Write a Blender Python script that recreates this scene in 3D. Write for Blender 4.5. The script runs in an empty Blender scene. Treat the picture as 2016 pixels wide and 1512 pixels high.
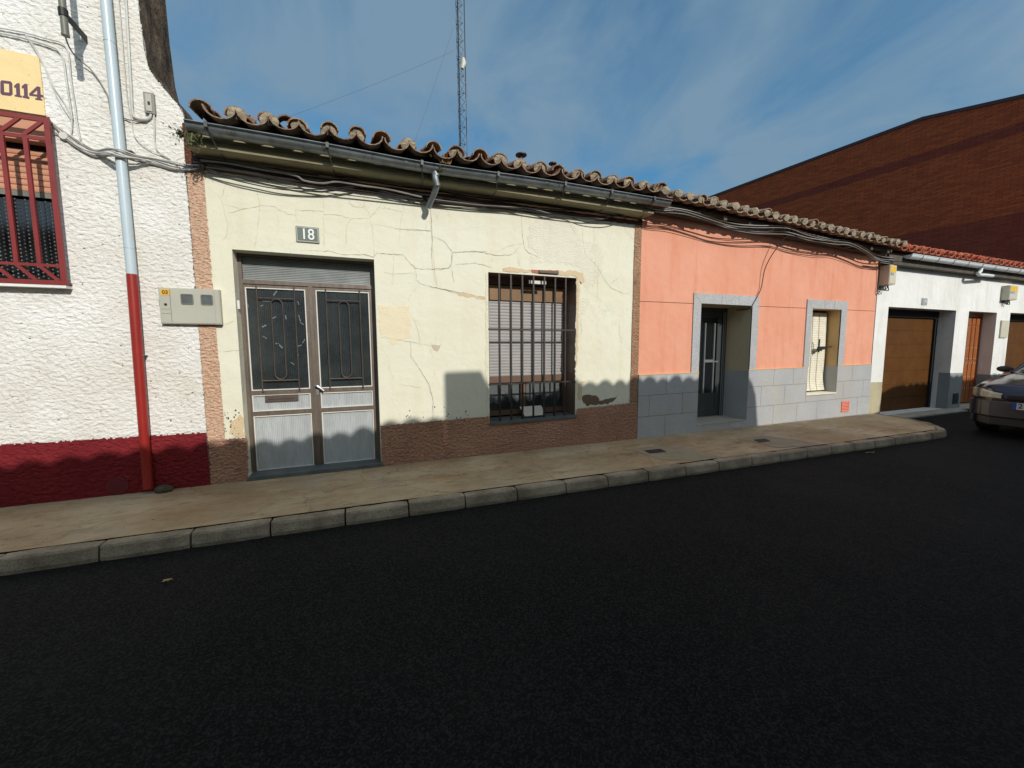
import bpy, math, random
from mathutils import Vector, Matrix, noise
from mathutils.geometry import tessellate_polygon
random.seed(7)
C = bpy.context.scene.collection
sc = bpy.context.scene
# ------------------------------------------------------------------ camera
YAW, PITCH, ROLL = math.radians(21.135), math.radians(-5.335), math.radians(-0.285)
F = 770.0                                   # focal length in units of the 2016 px wide photograph
cy, sy, cp, sp = math.cos(YAW), math.sin(YAW), math.cos(PITCH), math.sin(PITCH)
FW = Vector((sy*cp, cy*cp, sp)); R0 = Vector((cy, -sy, 0)); U0 = R0.cross(FW)
RT = math.cos(ROLL)*R0 + math.sin(ROLL)*U0; UP = -math.sin(ROLL)*R0 + math.cos(ROLL)*U0
CAM = Vector((0, -5, 1.57))
cd = bpy.data.cameras.new('camera'); cam = bpy.data.objects.new('camera', cd); C.objects.link(cam)
m = Matrix((RT, UP, -FW)).transposed().to_4x4(); m.translation = CAM; cam.matrix_world = m
cd.sensor_width = 36; cd.lens = F/2016*36; cd.clip_end = 3000; cd.clip_start = .05
sc.camera = cam
def at(px, py, y=0.0):
    """measured point of the photograph -> metres on the plane y = const"""
    d = FW + (px-1008)/F*RT - (py-756)/F*UP
    return CAM + d*((y-CAM.y)/d.y)
def xz(px, py, y=0.0):
    p = at(px, py, y); return (p.x, p.z)
# ------------------------------------------------------------------ light and sky
SD = Vector((-.23, 1, -.56)).normalized()   # the way the sunlight travels
sun = bpy.data.lights.new('sun', 'SUN'); sun.energy = 3.5; sun.angle = math.radians(.5); sun.color = (1, .955, .89)
so = bpy.data.objects.new('sun', sun); C.objects.link(so)
so.rotation_euler = SD.to_track_quat('-Z', 'Y').to_euler()
w = bpy.data.worlds.new("World"); sc.world = w; w.use_nodes = True
N = w.node_tree.nodes; L = w.node_tree.links; N.clear()
wo = N.new('ShaderNodeOutputWorld'); bg = N.new('ShaderNodeBackground'); bg.inputs[1].default_value = .13
sky = N.new('ShaderNodeTexSky'); sky.sky_type = 'NISHITA'; sky.sun_disc = False
sky.sun_elevation = math.asin(-SD.z); sky.sun_rotation = math.atan2(-SD.x, -SD.y)
sky.ozone_density = 2.5; sky.air_density = 1.0; sky.dust_density = .3
tc = N.new('ShaderNodeTexCoord'); sep = N.new('ShaderNodeSeparateXYZ'); L.new(tc.outputs['Generated'], sep.inputs[0])
def wm(op, a, b=None, c=None):
    n = N.new('ShaderNodeMath'); n.operation = op
    for i, v in enumerate((a, b, c)):
        if v is None: continue
        if isinstance(v, (int, float)): n.inputs[i].default_value = v
        else: L.new(v, n.inputs[i])
    return n.outputs[0]
zz = wm('ADD', wm('MAXIMUM', sep.outputs[2], 0), .18)
comb = N.new('ShaderNodeCombineXYZ'); L.new(wm('DIVIDE', sep.outputs[0], zz), comb.inputs[0]); L.new(wm('DIVIDE', sep.outputs[1], zz), comb.inputs[1])
mp = N.new('ShaderNodeMapping'); mp.inputs['Rotation'].default_value = (0, 0, math.radians(38)); mp.inputs['Scale'].default_value = (1.0, .72, 1); mp.inputs['Location'].default_value = (7.3, 1.2, 0)
L.new(comb.outputs[0], mp.inputs[0])
n1 = N.new('ShaderNodeTexNoise'); n1.inputs['Scale'].default_value = 2.5; n1.inputs['Detail'].default_value = 7; n1.inputs['Roughness'].default_value = .56; n1.inputs['Distortion'].default_value = .45
L.new(mp.outputs[0], n1.inputs['Vector'])
n2 = N.new('ShaderNodeTexNoise'); n2.inputs['Scale'].default_value = .8; n2.inputs['Detail'].default_value = 3
L.new(comb.outputs[0], n2.inputs['Vector'])
dens = wm('ADD', wm('MULTIPLY', n1.outputs[0], .72), wm('MULTIPLY', n2.outputs[0], .28))
cr = N.new('ShaderNodeValToRGB'); cr.color_ramp.elements[0].position = .35; cr.color_ramp.elements[0].color = (.12, .12, .12, 1); cr.color_ramp.elements[1].position = .56; cr.color_ramp.elements[1].color = (.95, .95, .95, 1)
L.new(dens, cr.inputs[0])
mx = N.new('ShaderNodeMix'); mx.data_type = 'RGBA'
L.new(cr.outputs[0], mx.inputs[0]); tn = N.new('ShaderNodeMix'); tn.data_type = 'RGBA'; tn.blend_type = 'MULTIPLY'; tn.inputs[0].default_value = 1; L.new(sky.outputs[0], tn.inputs[6]); tn.inputs[7].default_value = (.34, .86, .98, 1); L.new(tn.outputs[2], mx.inputs[6]); mx.inputs[7].default_value = (1.5, 2.38, 3.25, 1)
vd = N.new('ShaderNodeVectorMath'); vd.operation = 'DOT_PRODUCT'; L.new(tc.outputs['Generated'], vd.inputs[0]); vd.inputs[1].default_value = tuple(-SD)
glow = wm('MULTIPLY', wm('POWER', wm('MAXIMUM', vd.outputs['Value'], 0), 1.5), 1.0)   # added glow like bright thin cloud on the sun's side, lifting the shade
cg = N.new('ShaderNodeVectorMath'); cg.operation = 'SCALE'; cg.inputs[0].default_value = (5.0, 4.55, 3.85); L.new(glow, cg.inputs['Scale'])
vs = N.new('ShaderNodeVectorMath'); vs.operation = 'ADD'; L.new(mx.outputs[2], vs.inputs[0]); L.new(cg.outputs[0], vs.inputs[1])
L.new(vs.outputs[0], bg.inputs[0]); L.new(bg.outputs[0], wo.inputs[0])
sc.view_settings.view_transform = 'Standard'; sc.view_settings.look = 'None'; sc.view_settings.exposure = 0; sc.view_settings.gamma = 1

# ------------------------------------------------------------------ materials
def rgb(r, g, b):
    f = lambda v: ((v/255+.055)/1.055)**2.4 if v > 10 else v/255/12.92
    return (f(r), f(g), f(b), 1)
M = {}
class NT:
    def __init__(s, name):
        s.m = bpy.data.materials.new(name); s.m.use_nodes = True; s.n = s.m.node_tree.nodes; s.l = s.m.node_tree.links
        s.b = s.n['Principled BSDF']; s.tc = s.n.new('ShaderNodeTexCoord'); s.co = s.tc.outputs['Object']; s.h = None
        M[name] = s.m
    def new(s, t): return s.n.new(t)
    def val(s, sock, v):
        if hasattr(v, 'node'): s.l.new(v, sock)
        else: sock.default_value = v
    def map(s, scale=(1, 1, 1), rot=(0, 0, 0), loc=(0, 0, 0)):
        n = s.new('ShaderNodeMapping'); n.inputs['Scale'].default_value = scale; n.inputs['Rotation'].default_value = rot; n.inputs['Location'].default_value = loc
        s.l.new(s.co, n.inputs[0]); return n.outputs[0]
    def noise(s, scale, detail=4, rough=.55, vec=None, dist=0, out=0):
        n = s.new('ShaderNodeTexNoise'); n.inputs['Scale'].default_value = scale; n.inputs['Detail'].default_value = detail
        n.inputs['Roughness'].default_value = rough; n.inputs['Distortion'].default_value = dist
        s.l.new(vec or s.co, n.inputs['Vector']); return n.outputs[out]
    def vor(s, scale, feature='F1', vec=None, out='Distance', rnd=1):
        n = s.new('ShaderNodeTexVoronoi'); n.feature = feature; n.inputs['Scale'].default_value = scale; n.inputs['Randomness'].default_value = rnd
        s.l.new(vec or s.co, n.inputs['Vector']); return n.outputs[out]
    def ramp(s, v, lo, hi, a=(0, 0, 0, 1), b=(1, 1, 1, 1)):
        n = s.new('ShaderNodeValToRGB'); e = n.color_ramp.elements; e[0].position = lo; e[0].color = a; e[1].position = hi; e[1].color = b
        s.l.new(v, n.inputs[0]); return n.outputs[0]
    def mix(s, f, a, b, mode='MIX'):
        n = s.new('ShaderNodeMix'); n.data_type = 'RGBA'; n.blend_type = mode; s.val(n.inputs[0], f); s.val(n.inputs[6], a); s.val(n.inputs[7], b); return n.outputs[2]
    def math(s, op, a, b=0.0):
        n = s.new('ShaderNodeMath'); n.operation = op; s.val(n.inputs[0], a); s.val(n.inputs[1], b); return n.outputs[0]
    def bump(s, h, dist, strength=1.0):
        n = s.new('ShaderNodeBump'); n.inputs['Distance'].default_value = dist; n.inputs['Strength'].default_value = strength
        s.l.new(h, n.inputs['Height'])
        if s.h: s.l.new(s.h, n.inputs['Normal'])
        s.h = n.outputs[0]; s.l.new(s.h, s.b.inputs['Normal'])
    def fin(s, col, rough=.8, metal=0.0, spec=.5):
        s.val(s.b.inputs['Base Color'], col); s.val(s.b.inputs['Roughness'], rough); s.b.inputs['Metallic'].default_value = metal
        s.b.inputs['Specular IOR Level'].default_value = spec; return s.m
def plain(name, col, rough=.6, metal=0., var=.25, scale=6, bump=0., spec=.5):
    t = NT(name); dark = tuple(c*(1-var) for c in col[:3])+(1,)
    f = t.ramp(t.noise(scale, 5, .6), .35, .68)
    if bump: t.bump(t.noise(scale*12, 3), bump)
    return t.fin(t.mix(f, dark, col), rough, metal, spec=spec)
def stucco(name, col, col2, scale=26, dist=.02, dirt=None, rough=.9, k=.3):
    t = NT(name)
    a = t.noise(scale, 3, .6, vec=t.map((.8, 1, 1.35), rot=(0, .12, 0)), dist=.5); b = t.noise(scale*2.6, 2, .5)
    h = t.math('ADD', t.ramp(a, .36, .66), t.math('MULTIPLY', b, .35)); t.bump(h, dist)
    c = t.mix(t.ramp(t.noise(1.3, 5, .6), .35, .7), col2, col)
    c = t.mix(t.math('MULTIPLY', t.ramp(a, .30, .46, (1, 1, 1, 1), (0, 0, 0, 1)), k), c, tuple(x*.6 for x in col2[:3])+(1,))  # hollows of the bump coloured darker, cavity shade put into the paint
    if dirt: c = t.mix(t.ramp(t.noise(3.1, 6, .65), .58, .74), c, dirt)
    return t.fin(c, rough, spec=.2)
stucco('white_stucco', rgb(232, 231, 228), rgb(212, 207, 196), 25, .007, k=.08)
stucco('maroon_stucco', rgb(126, 38, 42), rgb(110, 30, 36), 25, .010, k=.2)
stucco('pink_stucco', rgb(216, 182, 156), rgb(204, 166, 138), 38, .011, rgb(206, 170, 140))
stucco('brown_stucco', rgb(196, 152, 126), rgb(176, 132, 108), 40, .014, rgb(150, 128, 112), k=.5)
stucco('brown_strip_stucco', rgb(190, 154, 124), rgb(164, 126, 98), 42, .012, rgb(130, 104, 84))
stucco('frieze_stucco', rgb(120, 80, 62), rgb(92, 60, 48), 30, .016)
def wallpaint(name, col, col2, stain, cracks=True, streak=.3, rbump=.002):
    t = NT(name)
    c = t.mix(t.ramp(t.noise(.9, 6, .62), .32, .7), col2, col)
    c = t.mix(t.math('MULTIPLY', t.ramp(t.noise(2.6, 7, .7), .60, .74), .4), c, stain)
    st = t.noise(5, 5, .6, vec=t.map((1, 1, .12)))
    c = t.mix(t.math('MULTIPLY', t.ramp(st, .5, .8), streak), c, stain)
    c = t.mix(t.ramp(t.noise(38, 2, .5), .73, .78), c, tuple(x*.45 for x in stain[:3])+(1,))
    t.bump(t.noise(3.5, 4, .5), .02); t.bump(t.noise(60, 4, .6), rbump)
    if cracks:
        wv = t.new('ShaderNodeVectorMath'); wv.operation = 'ADD'; t.l.new(t.co, wv.inputs[0])
        nn = t.new('ShaderNodeTexNoise'); nn.inputs['Scale'].default_value = 3.2; nn.inputs['Detail'].default_value = 6; t.l.new(t.co, nn.inputs['Vector'])
        sv = t.new('ShaderNodeVectorMath'); sv.operation = 'SCALE'; sv.inputs['Scale'].default_value = .33; t.l.new(nn.outputs['Color'], sv.inputs[0]); t.l.new(sv.outputs[0], wv.inputs[1])
        e = t.vor(1.5, 'DISTANCE_TO_EDGE', wv.outputs[0])
        mask = t.math('MULTIPLY', t.ramp(e, .002, .008, (1, 1, 1, 1), (0, 0, 0, 1)), t.ramp(t.noise(1.7, 3), .42, .60))
        c = t.mix(t.math('MULTIPLY', mask, .15), c, rgb(140, 124, 92))
    return t.fin(c, .88, spec=.2)
wallpaint('cream_paint', rgb(221, 219, 201), rgb(215, 211, 188), rgb(204, 188, 150))
wallpaint('coral_paint', rgb(222, 160, 134), rgb(213, 146, 119), rgb(206, 124, 96), False, .7)
wallpaint('white_paint', rgb(230, 230, 226), rgb(216, 216, 210), rgb(170, 166, 150), False, .5)
wallpaint('jamb_paint', rgb(205, 190, 160), rgb(190, 176, 145), rgb(160, 148, 120), False, .1)
wallpaint('warm_jamb_paint', rgb(212, 178, 128), rgb(200, 165, 118), rgb(170, 135, 95), False, .1)
wallpaint('panel_paint', rgb(232, 208, 156), rgb(228, 202, 148), rgb(216, 186, 128), False, .1)
wallpaint('bare_plaster', rgb(190, 180, 150), rgb(160, 150, 124), rgb(120, 110, 90), False, .6, .006)
wallpaint('peeled_plaster', rgb(212, 194, 162), rgb(200, 178, 144), rgb(176, 146, 110), False, .2, .006)
wallpaint('peeled_grey', rgb(196, 184, 168), rgb(184, 170, 152), rgb(160, 144, 124), False)
wallpaint('peeled_dark', rgb(120, 102, 84), rgb(98, 82, 68), rgb(70, 58, 50), False, .2, .008)
wallpaint('rough_white', rgb(226, 222, 204), rgb(216, 210, 188), rgb(186, 174, 142), False, .3, .014)
wallpaint('faded_patch', rgb(222, 206, 174), rgb(220, 210, 182), rgb(208, 184, 146), False, .3, .004)
wallpaint('grey_wash', rgb(150, 156, 156), rgb(132, 138, 138), rgb(110, 112, 108), False, .4)
plain('brick_red', rgb(200, 128, 104), .9, var=.3, scale=20, bump=.01)
plain('crack_dark', rgb(140, 126, 96), 1, var=.3)
plain('crack_pale', rgb(196, 184, 148), 1, var=.2)
def granite():
    t = NT('granite')
    sp = t.noise(130, 3, .7); c = t.mix(t.ramp(sp, .36, .64), rgb(128, 130, 132), rgb(204, 205, 205))
    c = t.mix(t.math('MULTIPLY', t.ramp(t.noise(2.2, 4), .35, .7), .35), c, rgb(140, 143, 148)); c = t.mix(t.math('MULTIPLY', t.ramp(t.noise(1.1, 5, .65, vec=t.map(loc=(3, 1, 8))), .45, .68), .4), c, rgb(176, 168, 150))
    t.bump(sp, .003); return t.fin(c, .6, spec=.4)
granite()
def concrete_pave():
    t = NT('pavement_concrete')
    c = t.mix(t.ramp(t.noise(1.1, 6, .65, dist=.4), .32, .68), rgb(168, 140, 104), rgb(200, 182, 150))
    c = t.mix(t.math('MULTIPLY', t.ramp(t.noise(2.3, 7, .7, vec=t.map((.6, 1.6, 1))), .50, .68), .5), c, rgb(160, 118, 72))
    c = t.mix(t.math('MULTIPLY', t.ramp(t.noise(4.0, 8, .75, vec=t.map((.8, 2.2, 1), loc=(5, 2, 0))), .53, .68), .6), c, rgb(88, 72, 56))
    c = t.mix(t.math('MULTIPLY', t.ramp(t.noise(13, 6, .8, vec=t.map((.7, 2.0, 1), loc=(1, 7, 0))), .56, .66), t.ramp(t.noise(1.6, 3), .42, .62)), c, rgb(66, 54, 42))
    c = t.mix(t.math('MULTIPLY', t.ramp(t.noise(1.7, 5, .6, vec=t.map(loc=(9, 3, 0))), .55, .7), .6), c, rgb(176, 168, 150))
    c = t.mix(t.ramp(t.noise(46, 2, .5), .70, .76), c, rgb(52, 44, 36))
    c = t.mix(t.math('MULTIPLY', t.noise(120, 2, .6), .35), c, rgb(90, 80, 64))
    # fine drifting cracks
    wv = t.new('ShaderNodeVectorMath'); wv.operation = 'ADD'; t.l.new(t.co, wv.inputs[0])
    nn = t.new('ShaderNodeTexNoise'); nn.inputs['Scale'].default_value = 2.2; nn.inputs['Detail'].default_value = 5; t.l.new(t.co, nn.inputs['Vector'])
    sv = t.new('ShaderNodeVectorMath'); sv.operation = 'SCALE'; sv.inputs['Scale'].default_value = .5; t.l.new(nn.outputs['Color'], sv.inputs[0]); t.l.new(sv.outputs[0], wv.inputs[1])
    e = t.vor(.75, 'DISTANCE_TO_EDGE', wv.outputs[0])
    c = t.mix(t.ramp(e, .002, .007, (.38, .38, .38, 1), (0, 0, 0, 1)), c, rgb(78, 62, 44))
    c = t.mix(t.math('MULTIPLY', t.ramp(t.noise(.9, 6, .72, vec=t.map((.5, 1.5, 1), loc=(2, 5, 1))), .50, .64), .4), c, rgb(112, 88, 62))
    t.bump(t.noise(2.5, 4), .015); t.bump(t.noise(70, 4, .7), .006); return t.fin(c, t.ramp(t.noise(1.2, 4), .4, .6, (.6, .6, .6, 1), (.9, .9, .9, 1)), spec=.35)
concrete_pave()
def kerbm():
    t = NT('kerb_concrete'); c = t.mix(t.ramp(t.noise(3, 6, .65), .35, .66), rgb(122, 110, 92), rgb(170, 158, 136))
    c = t.mix(t.ramp(t.noise(90, 3, .7), .5, .75), c, rgb(88, 80, 68)); t.bump(t.noise(60, 4, .7), .008); t.bump(t.noise(9, 3), .012)
    return t.fin(c, .9, spec=.2)
kerbm()
def asphalt():
    t = NT('asphalt'); big = t.ramp(t.noise(.55, 5, .6), .3, .75)
    g = t.vor(120, 'F1', out='Color'); sg = t.new('ShaderNodeSeparateColor'); t.l.new(g, sg.inputs[0]); fine = t.noise(200, 3, .8)
    c = t.mix(big, (.0032, .0032, .0033, 1), (.0085, .0083, .0080, 1))
    c = t.mix(t.ramp(sg.outputs[0], .45, 1.), c, (.034, .033, .032, 1)); c = t.mix(t.ramp(fine, .56, .72), c, (.042, .041, .040, 1))
    c = t.mix(t.ramp(t.noise(60, 1), .80, .83), c, (.14, .135, .125, 1))
    t.bump(t.vor(150, 'F1'), -.006); t.bump(fine, .010); t.bump(t.noise(4, 4), .02)
    return t.fin(c, t.mix(big, (.85,)*3+(1,), (.72,)*3+(1,)), spec=.12)
asphalt()
plain('ground_earth', rgb(110, 100, 80), .95, var=.4, scale=.6)
plain('apron_concrete', rgb(176, 172, 160), .9, var=.3, scale=5, bump=.006)
plain('patch_concrete', rgb(154, 142, 120), .9, var=.25, scale=4, bump=.006)
def tiles(name, a, b, c_, lich, dark):
    t = NT(name); at_ = t.new('ShaderNodeAttribute'); at_.attribute_name = 'rnd'
    s = t.new('ShaderNodeSeparateColor'); t.l.new(at_.outputs['Color'], s.inputs[0])
    c = t.mix(t.ramp(s.outputs[0], .0, 1.), a, b); c = t.mix(t.math('MULTIPLY', t.ramp(s.outputs[1], .0, 1.), .55), c, c_)
    c = t.mix(t.ramp(t.noise(26, 5, .7), .5, .68), c, lich)
    c = t.mix(t.math('MULTIPLY', s.outputs[2], t.ramp(t.noise(17, 5, .7), .42, .56)), c, lich)
    c = t.mix(t.ramp(t.noise(11, 5, .7), .60, .70), c, dark)
    t.bump(t.noise(45, 4, .7), .012); return t.fin(c, .92, spec=.15)
tiles('old_tiles', rgb(134, 84, 66), rgb(156, 116, 94), rgb(106, 80, 68), rgb(166, 154, 132), rgb(58, 48, 43))
tiles('pale_tiles', rgb(140, 100, 82), rgb(168, 134, 110), rgb(120, 94, 80), rgb(176, 164, 142), rgb(72, 60, 52))
tiles('red_tiles', rgb(176, 82, 60), rgb(196, 104, 78), rgb(160, 76, 58), rgb(196, 140, 112), rgb(120, 60, 48))
plain('mortar', rgb(186, 172, 146), .95, var=.5, scale=14, bump=.012)
plain('cornice_cream', rgb(146, 138, 108), .8, var=.3, scale=5)
plain('soffit_dark', rgb(92, 84, 74), .9, var=.4, scale=6, bump=.004)
def zincm():
    t = NT('zinc'); c = t.mix(t.ramp(t.noise(3.5, 6, .7, vec=t.map((1, 1, 3))), .3, .7), rgb(104, 110, 112), rgb(150, 157, 160))
    c = t.mix(t.ramp(t.noise(9, 5, .7, vec=t.map((1.4, 1, .5))), .56, .72), c, rgb(84, 80, 70))
    return t.fin(c, .5, .55)
zincm()
plain('zinc_dark', rgb(90, 92, 90), .6, .4, var=.4)
plain('white_pvc', rgb(216, 220, 220), .4, var=.12)
plain('pipe_blue_white', rgb(186, 200, 206), .35, var=.06, scale=3)
plain('pipe_red', rgb(150, 38, 30), .4, var=.15, scale=4)
plain('red_iron', rgb(132, 44, 42), .45, var=.2)
plain('iron_dark', rgb(58, 52, 49), .55, .3, var=.3)
plain('iron_brown', rgb(96, 84, 74), .55, .4, var=.3, scale=9)
def doorm():
    t = NT('door_aluminium'); c = t.mix(t.ramp(t.noise(6, 6, .7, vec=t.map((3, 1, .6))), .35, .7), rgb(92, 82, 73), rgb(118, 106, 95))
    return t.fin(c, .5, .35)
doorm()
plain('white_bead', rgb(214, 210, 200), .5, var=.12)
def glassd():
    t = NT('ribbed_dark_glass'); c = t.mix(t.ramp(t.noise(2.6, 6, .7), .35, .7), rgb(34, 40, 42), rgb(56, 62, 62)); return t.fin(c, .28, spec=.7)
glassd()
def panelm():
    t = NT('ribbed_pale_panel'); c = t.mix(t.ramp(t.noise(5, 6, .75, vec=t.map((2, 1, .4))), .3, .7), rgb(156, 160, 160), rgb(190, 194, 194))
    return t.fin(c, .45, .1)
panelm()
plain('transom_grey', rgb(150, 154, 152), .4, .2, var=.3, scale=4)
plain('glass_dark', rgb(22, 26, 28), .08, var=.2, spec=.8)
plain('window_glass', rgb(58, 64, 62), .12, var=.5, scale=4, spec=.7)
plain('interior_dark', rgb(30, 28, 26), .9, var=.2)
plain('tape', rgb(112, 118, 118), .6, var=.2, scale=30)
plain('shutter_grey', rgb(158, 155, 152), .55, var=.14, scale=3)
plain('shutter_brown', rgb(104, 76, 58), .55, var=.2)
plain('shutter_box_ochre', rgb(132, 96, 54), .5, var=.3, scale=5)
plain('shutter_pink', rgb(196, 140, 110), .6, var=.12)
plain('blind_cream', rgb(230, 224, 204), .6, var=.12, scale=9)
plain('cord', rgb(170, 156, 128), .8)
plain('tile_jamb', rgb(112, 92, 80), .35, var=.15)
plain('slate_sill', rgb(92, 98, 98), .6, var=.35, scale=8, bump=.004)
plain('paper', rgb(206, 200, 188), .8, var=.06)
plain('black', rgb(24, 23, 22), .6, var=.2)
plain('sign_green', rgb(92, 104, 92), .5, var=.1); plain('sign_grey', rgb(150, 156, 156), .5, var=.1)
plain('lettering_white', rgb(226, 230, 228), .5, var=.05); plain('lettering_purple', rgb(96, 66, 84), .7, var=.1)
plain('lettering_brown', rgb(120, 70, 20), .7); plain('lettering_black', rgb(26, 26, 30), .5)
plain('meter_grey', rgb(176, 174, 160), .5, var=.1, scale=4); plain('meter_grey_dark', rgb(120, 120, 108), .5)
plain('meter_window', rgb(96, 100, 100), .25, var=.2, scale=20); plain('sticker_yellow', rgb(226, 176, 40), .5, var=.1)
plain('sticker_blue', rgb(120, 160, 190), .5); plain('box_beige', rgb(196, 190, 170), .5, var=.1)
plain('cable_black', rgb(40, 38, 38), .6); plain('cable_grey', rgb(140, 136, 128), .55); plain('cable_white', rgb(204, 204, 198), .6)
plain('cable_silver', rgb(176, 176, 172), .45)
plain('coral_grille', rgb(226, 128, 106), .6, var=.1); plain('maroon_metal', rgb(110, 32, 38), .6, var=.2)
plain('cover_iron', rgb(56, 52, 48), .7, .3, var=.3, scale=30, bump=.004)
plain('garage_wood', rgb(92, 58, 24), .65, var=.25, scale=4, spec=.12)
def woodm():
    t = NT('varnished_wood'); c = t.mix(t.ramp(t.noise(5, 6, .6, vec=t.map((6, 6, .5))), .35, .7), rgb(128, 70, 34), rgb(172, 104, 54)); return t.fin(c, .4, spec=.4)
woodm()
plain('door_grey', rgb(84, 90, 90), .4, .5, var=.1); plain('alu_bright', rgb(180, 184, 186), .3, .7, var=.1)
plain('galvanised', rgb(120, 124, 126), .5, .4); plain('stone_mossy', rgb(104, 96, 74), .95, var=.5, scale=12, bump=.02)
t = NT('old_stone'); c = t.mix(t.ramp(t.noise(6, 8, .75, vec=t.map((1, 1, .6))), .35, .65), rgb(58, 50, 44), rgb(118, 106, 90)); t.bump(t.noise(14, 6, .7), .05); t.fin(c, .95, spec=.1)
plain('leaf_green', rgb(96, 98, 56), .7, var=.4, scale=9); plain('leaf_dry', rgb(170, 140, 92), .8, var=.3, scale=20)
plain('car_paint', rgb(78, 72, 80), .14, .75, var=.1, scale=2, spec=.8); plain('car_trim', rgb(52, 50, 50), .5, var=.2)
plain('bumper', rgb(82, 76, 78), .3, .2, var=.1); plain('headlamp', rgb(196, 190, 170), .12, .3, var=.25, scale=14)
plain('rubber', rgb(26, 26, 26), .8); plain('wheel_alloy', rgb(150, 150, 150), .3, .8); plain('eu_blue', rgb(30, 90, 170), .4); plain('number_plate_white', rgb(225, 225, 220), .4)
def bricks():
    t = NT('brickwork')
    mp_ = t.new('ShaderNodeMapping'); mp_.vector_type = 'POINT'
    sx = t.new('ShaderNodeSeparateXYZ'); t.l.new(t.co, sx.inputs[0]); cb = t.new('ShaderNodeCombineXYZ')
    t.l.new(sx.outputs[1], cb.inputs[0]); t.l.new(sx.outputs[2], cb.inputs[1]); cb.inputs[2].default_value = 0
    b = t.new('ShaderNodeTexBrick'); t.l.new(cb.outputs[0], b.inputs['Vector']); b.inputs['Scale'].default_value = 1
    b.inputs['Brick Width'].default_value = .34; b.inputs['Row Height'].default_value = .085; b.inputs['Mortar Size'].default_value = .007; b.inputs['Bias'].default_value = .1
    b.inputs['Color1'].default_value = rgb(170, 88, 52); b.inputs['Color2'].default_value = rgb(144, 70, 44); b.inputs['Mortar'].default_value = rgb(96, 66, 52)
    vn = t.noise(1, 2, .6, vec=None)
    mp2 = t.map((1, 2.4, 11)); blot = t.noise(1.0, 6, .75, vec=mp2)
    b.offset_frequency = 2; b2_ = t.new('ShaderNodeTexBrick'); t.l.new(cb.outputs[0], b2_.inputs['Vector']); b2_.inputs['Scale'].default_value = 1; b2_.inputs['Brick Width'].default_value = .34; b2_.inputs['Row Height'].default_value = .085; b2_.inputs['Mortar Size'].default_value = 0; b2_.inputs['Bias'].default_value = -.55; b2_.inputs['Color1'].default_value = (0, 0, 0, 1); b2_.inputs['Color2'].default_value = (1, 1, 1, 1)
    c = t.mix(t.math('MULTIPLY', t.ramp(b2_.outputs[0], .6, .95), .7), b.outputs[0], rgb(66, 38, 30)); c = t.mix(t.math('MULTIPLY', t.ramp(blot, .54, .66), .35), c, rgb(66, 36, 30)); c = t.mix(t.math('MULTIPLY', t.ramp(t.noise(1.5, 5, .7, vec=t.map((1, 2, 9), loc=(4, 1, 2))), .5, .68), .25), c, rgb(168, 96, 50))
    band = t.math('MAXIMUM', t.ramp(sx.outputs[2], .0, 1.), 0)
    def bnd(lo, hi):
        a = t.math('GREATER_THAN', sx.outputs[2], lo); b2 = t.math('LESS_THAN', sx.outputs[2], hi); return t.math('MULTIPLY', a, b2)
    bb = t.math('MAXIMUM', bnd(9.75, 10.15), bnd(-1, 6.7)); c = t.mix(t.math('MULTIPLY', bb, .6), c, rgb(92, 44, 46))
    t.bump(b.outputs['Fac'], -.01); return t.fin(c, .9, spec=.15)
bricks()
plain('coping_dark', rgb(60, 42, 44), .6, var=.2)

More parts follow.
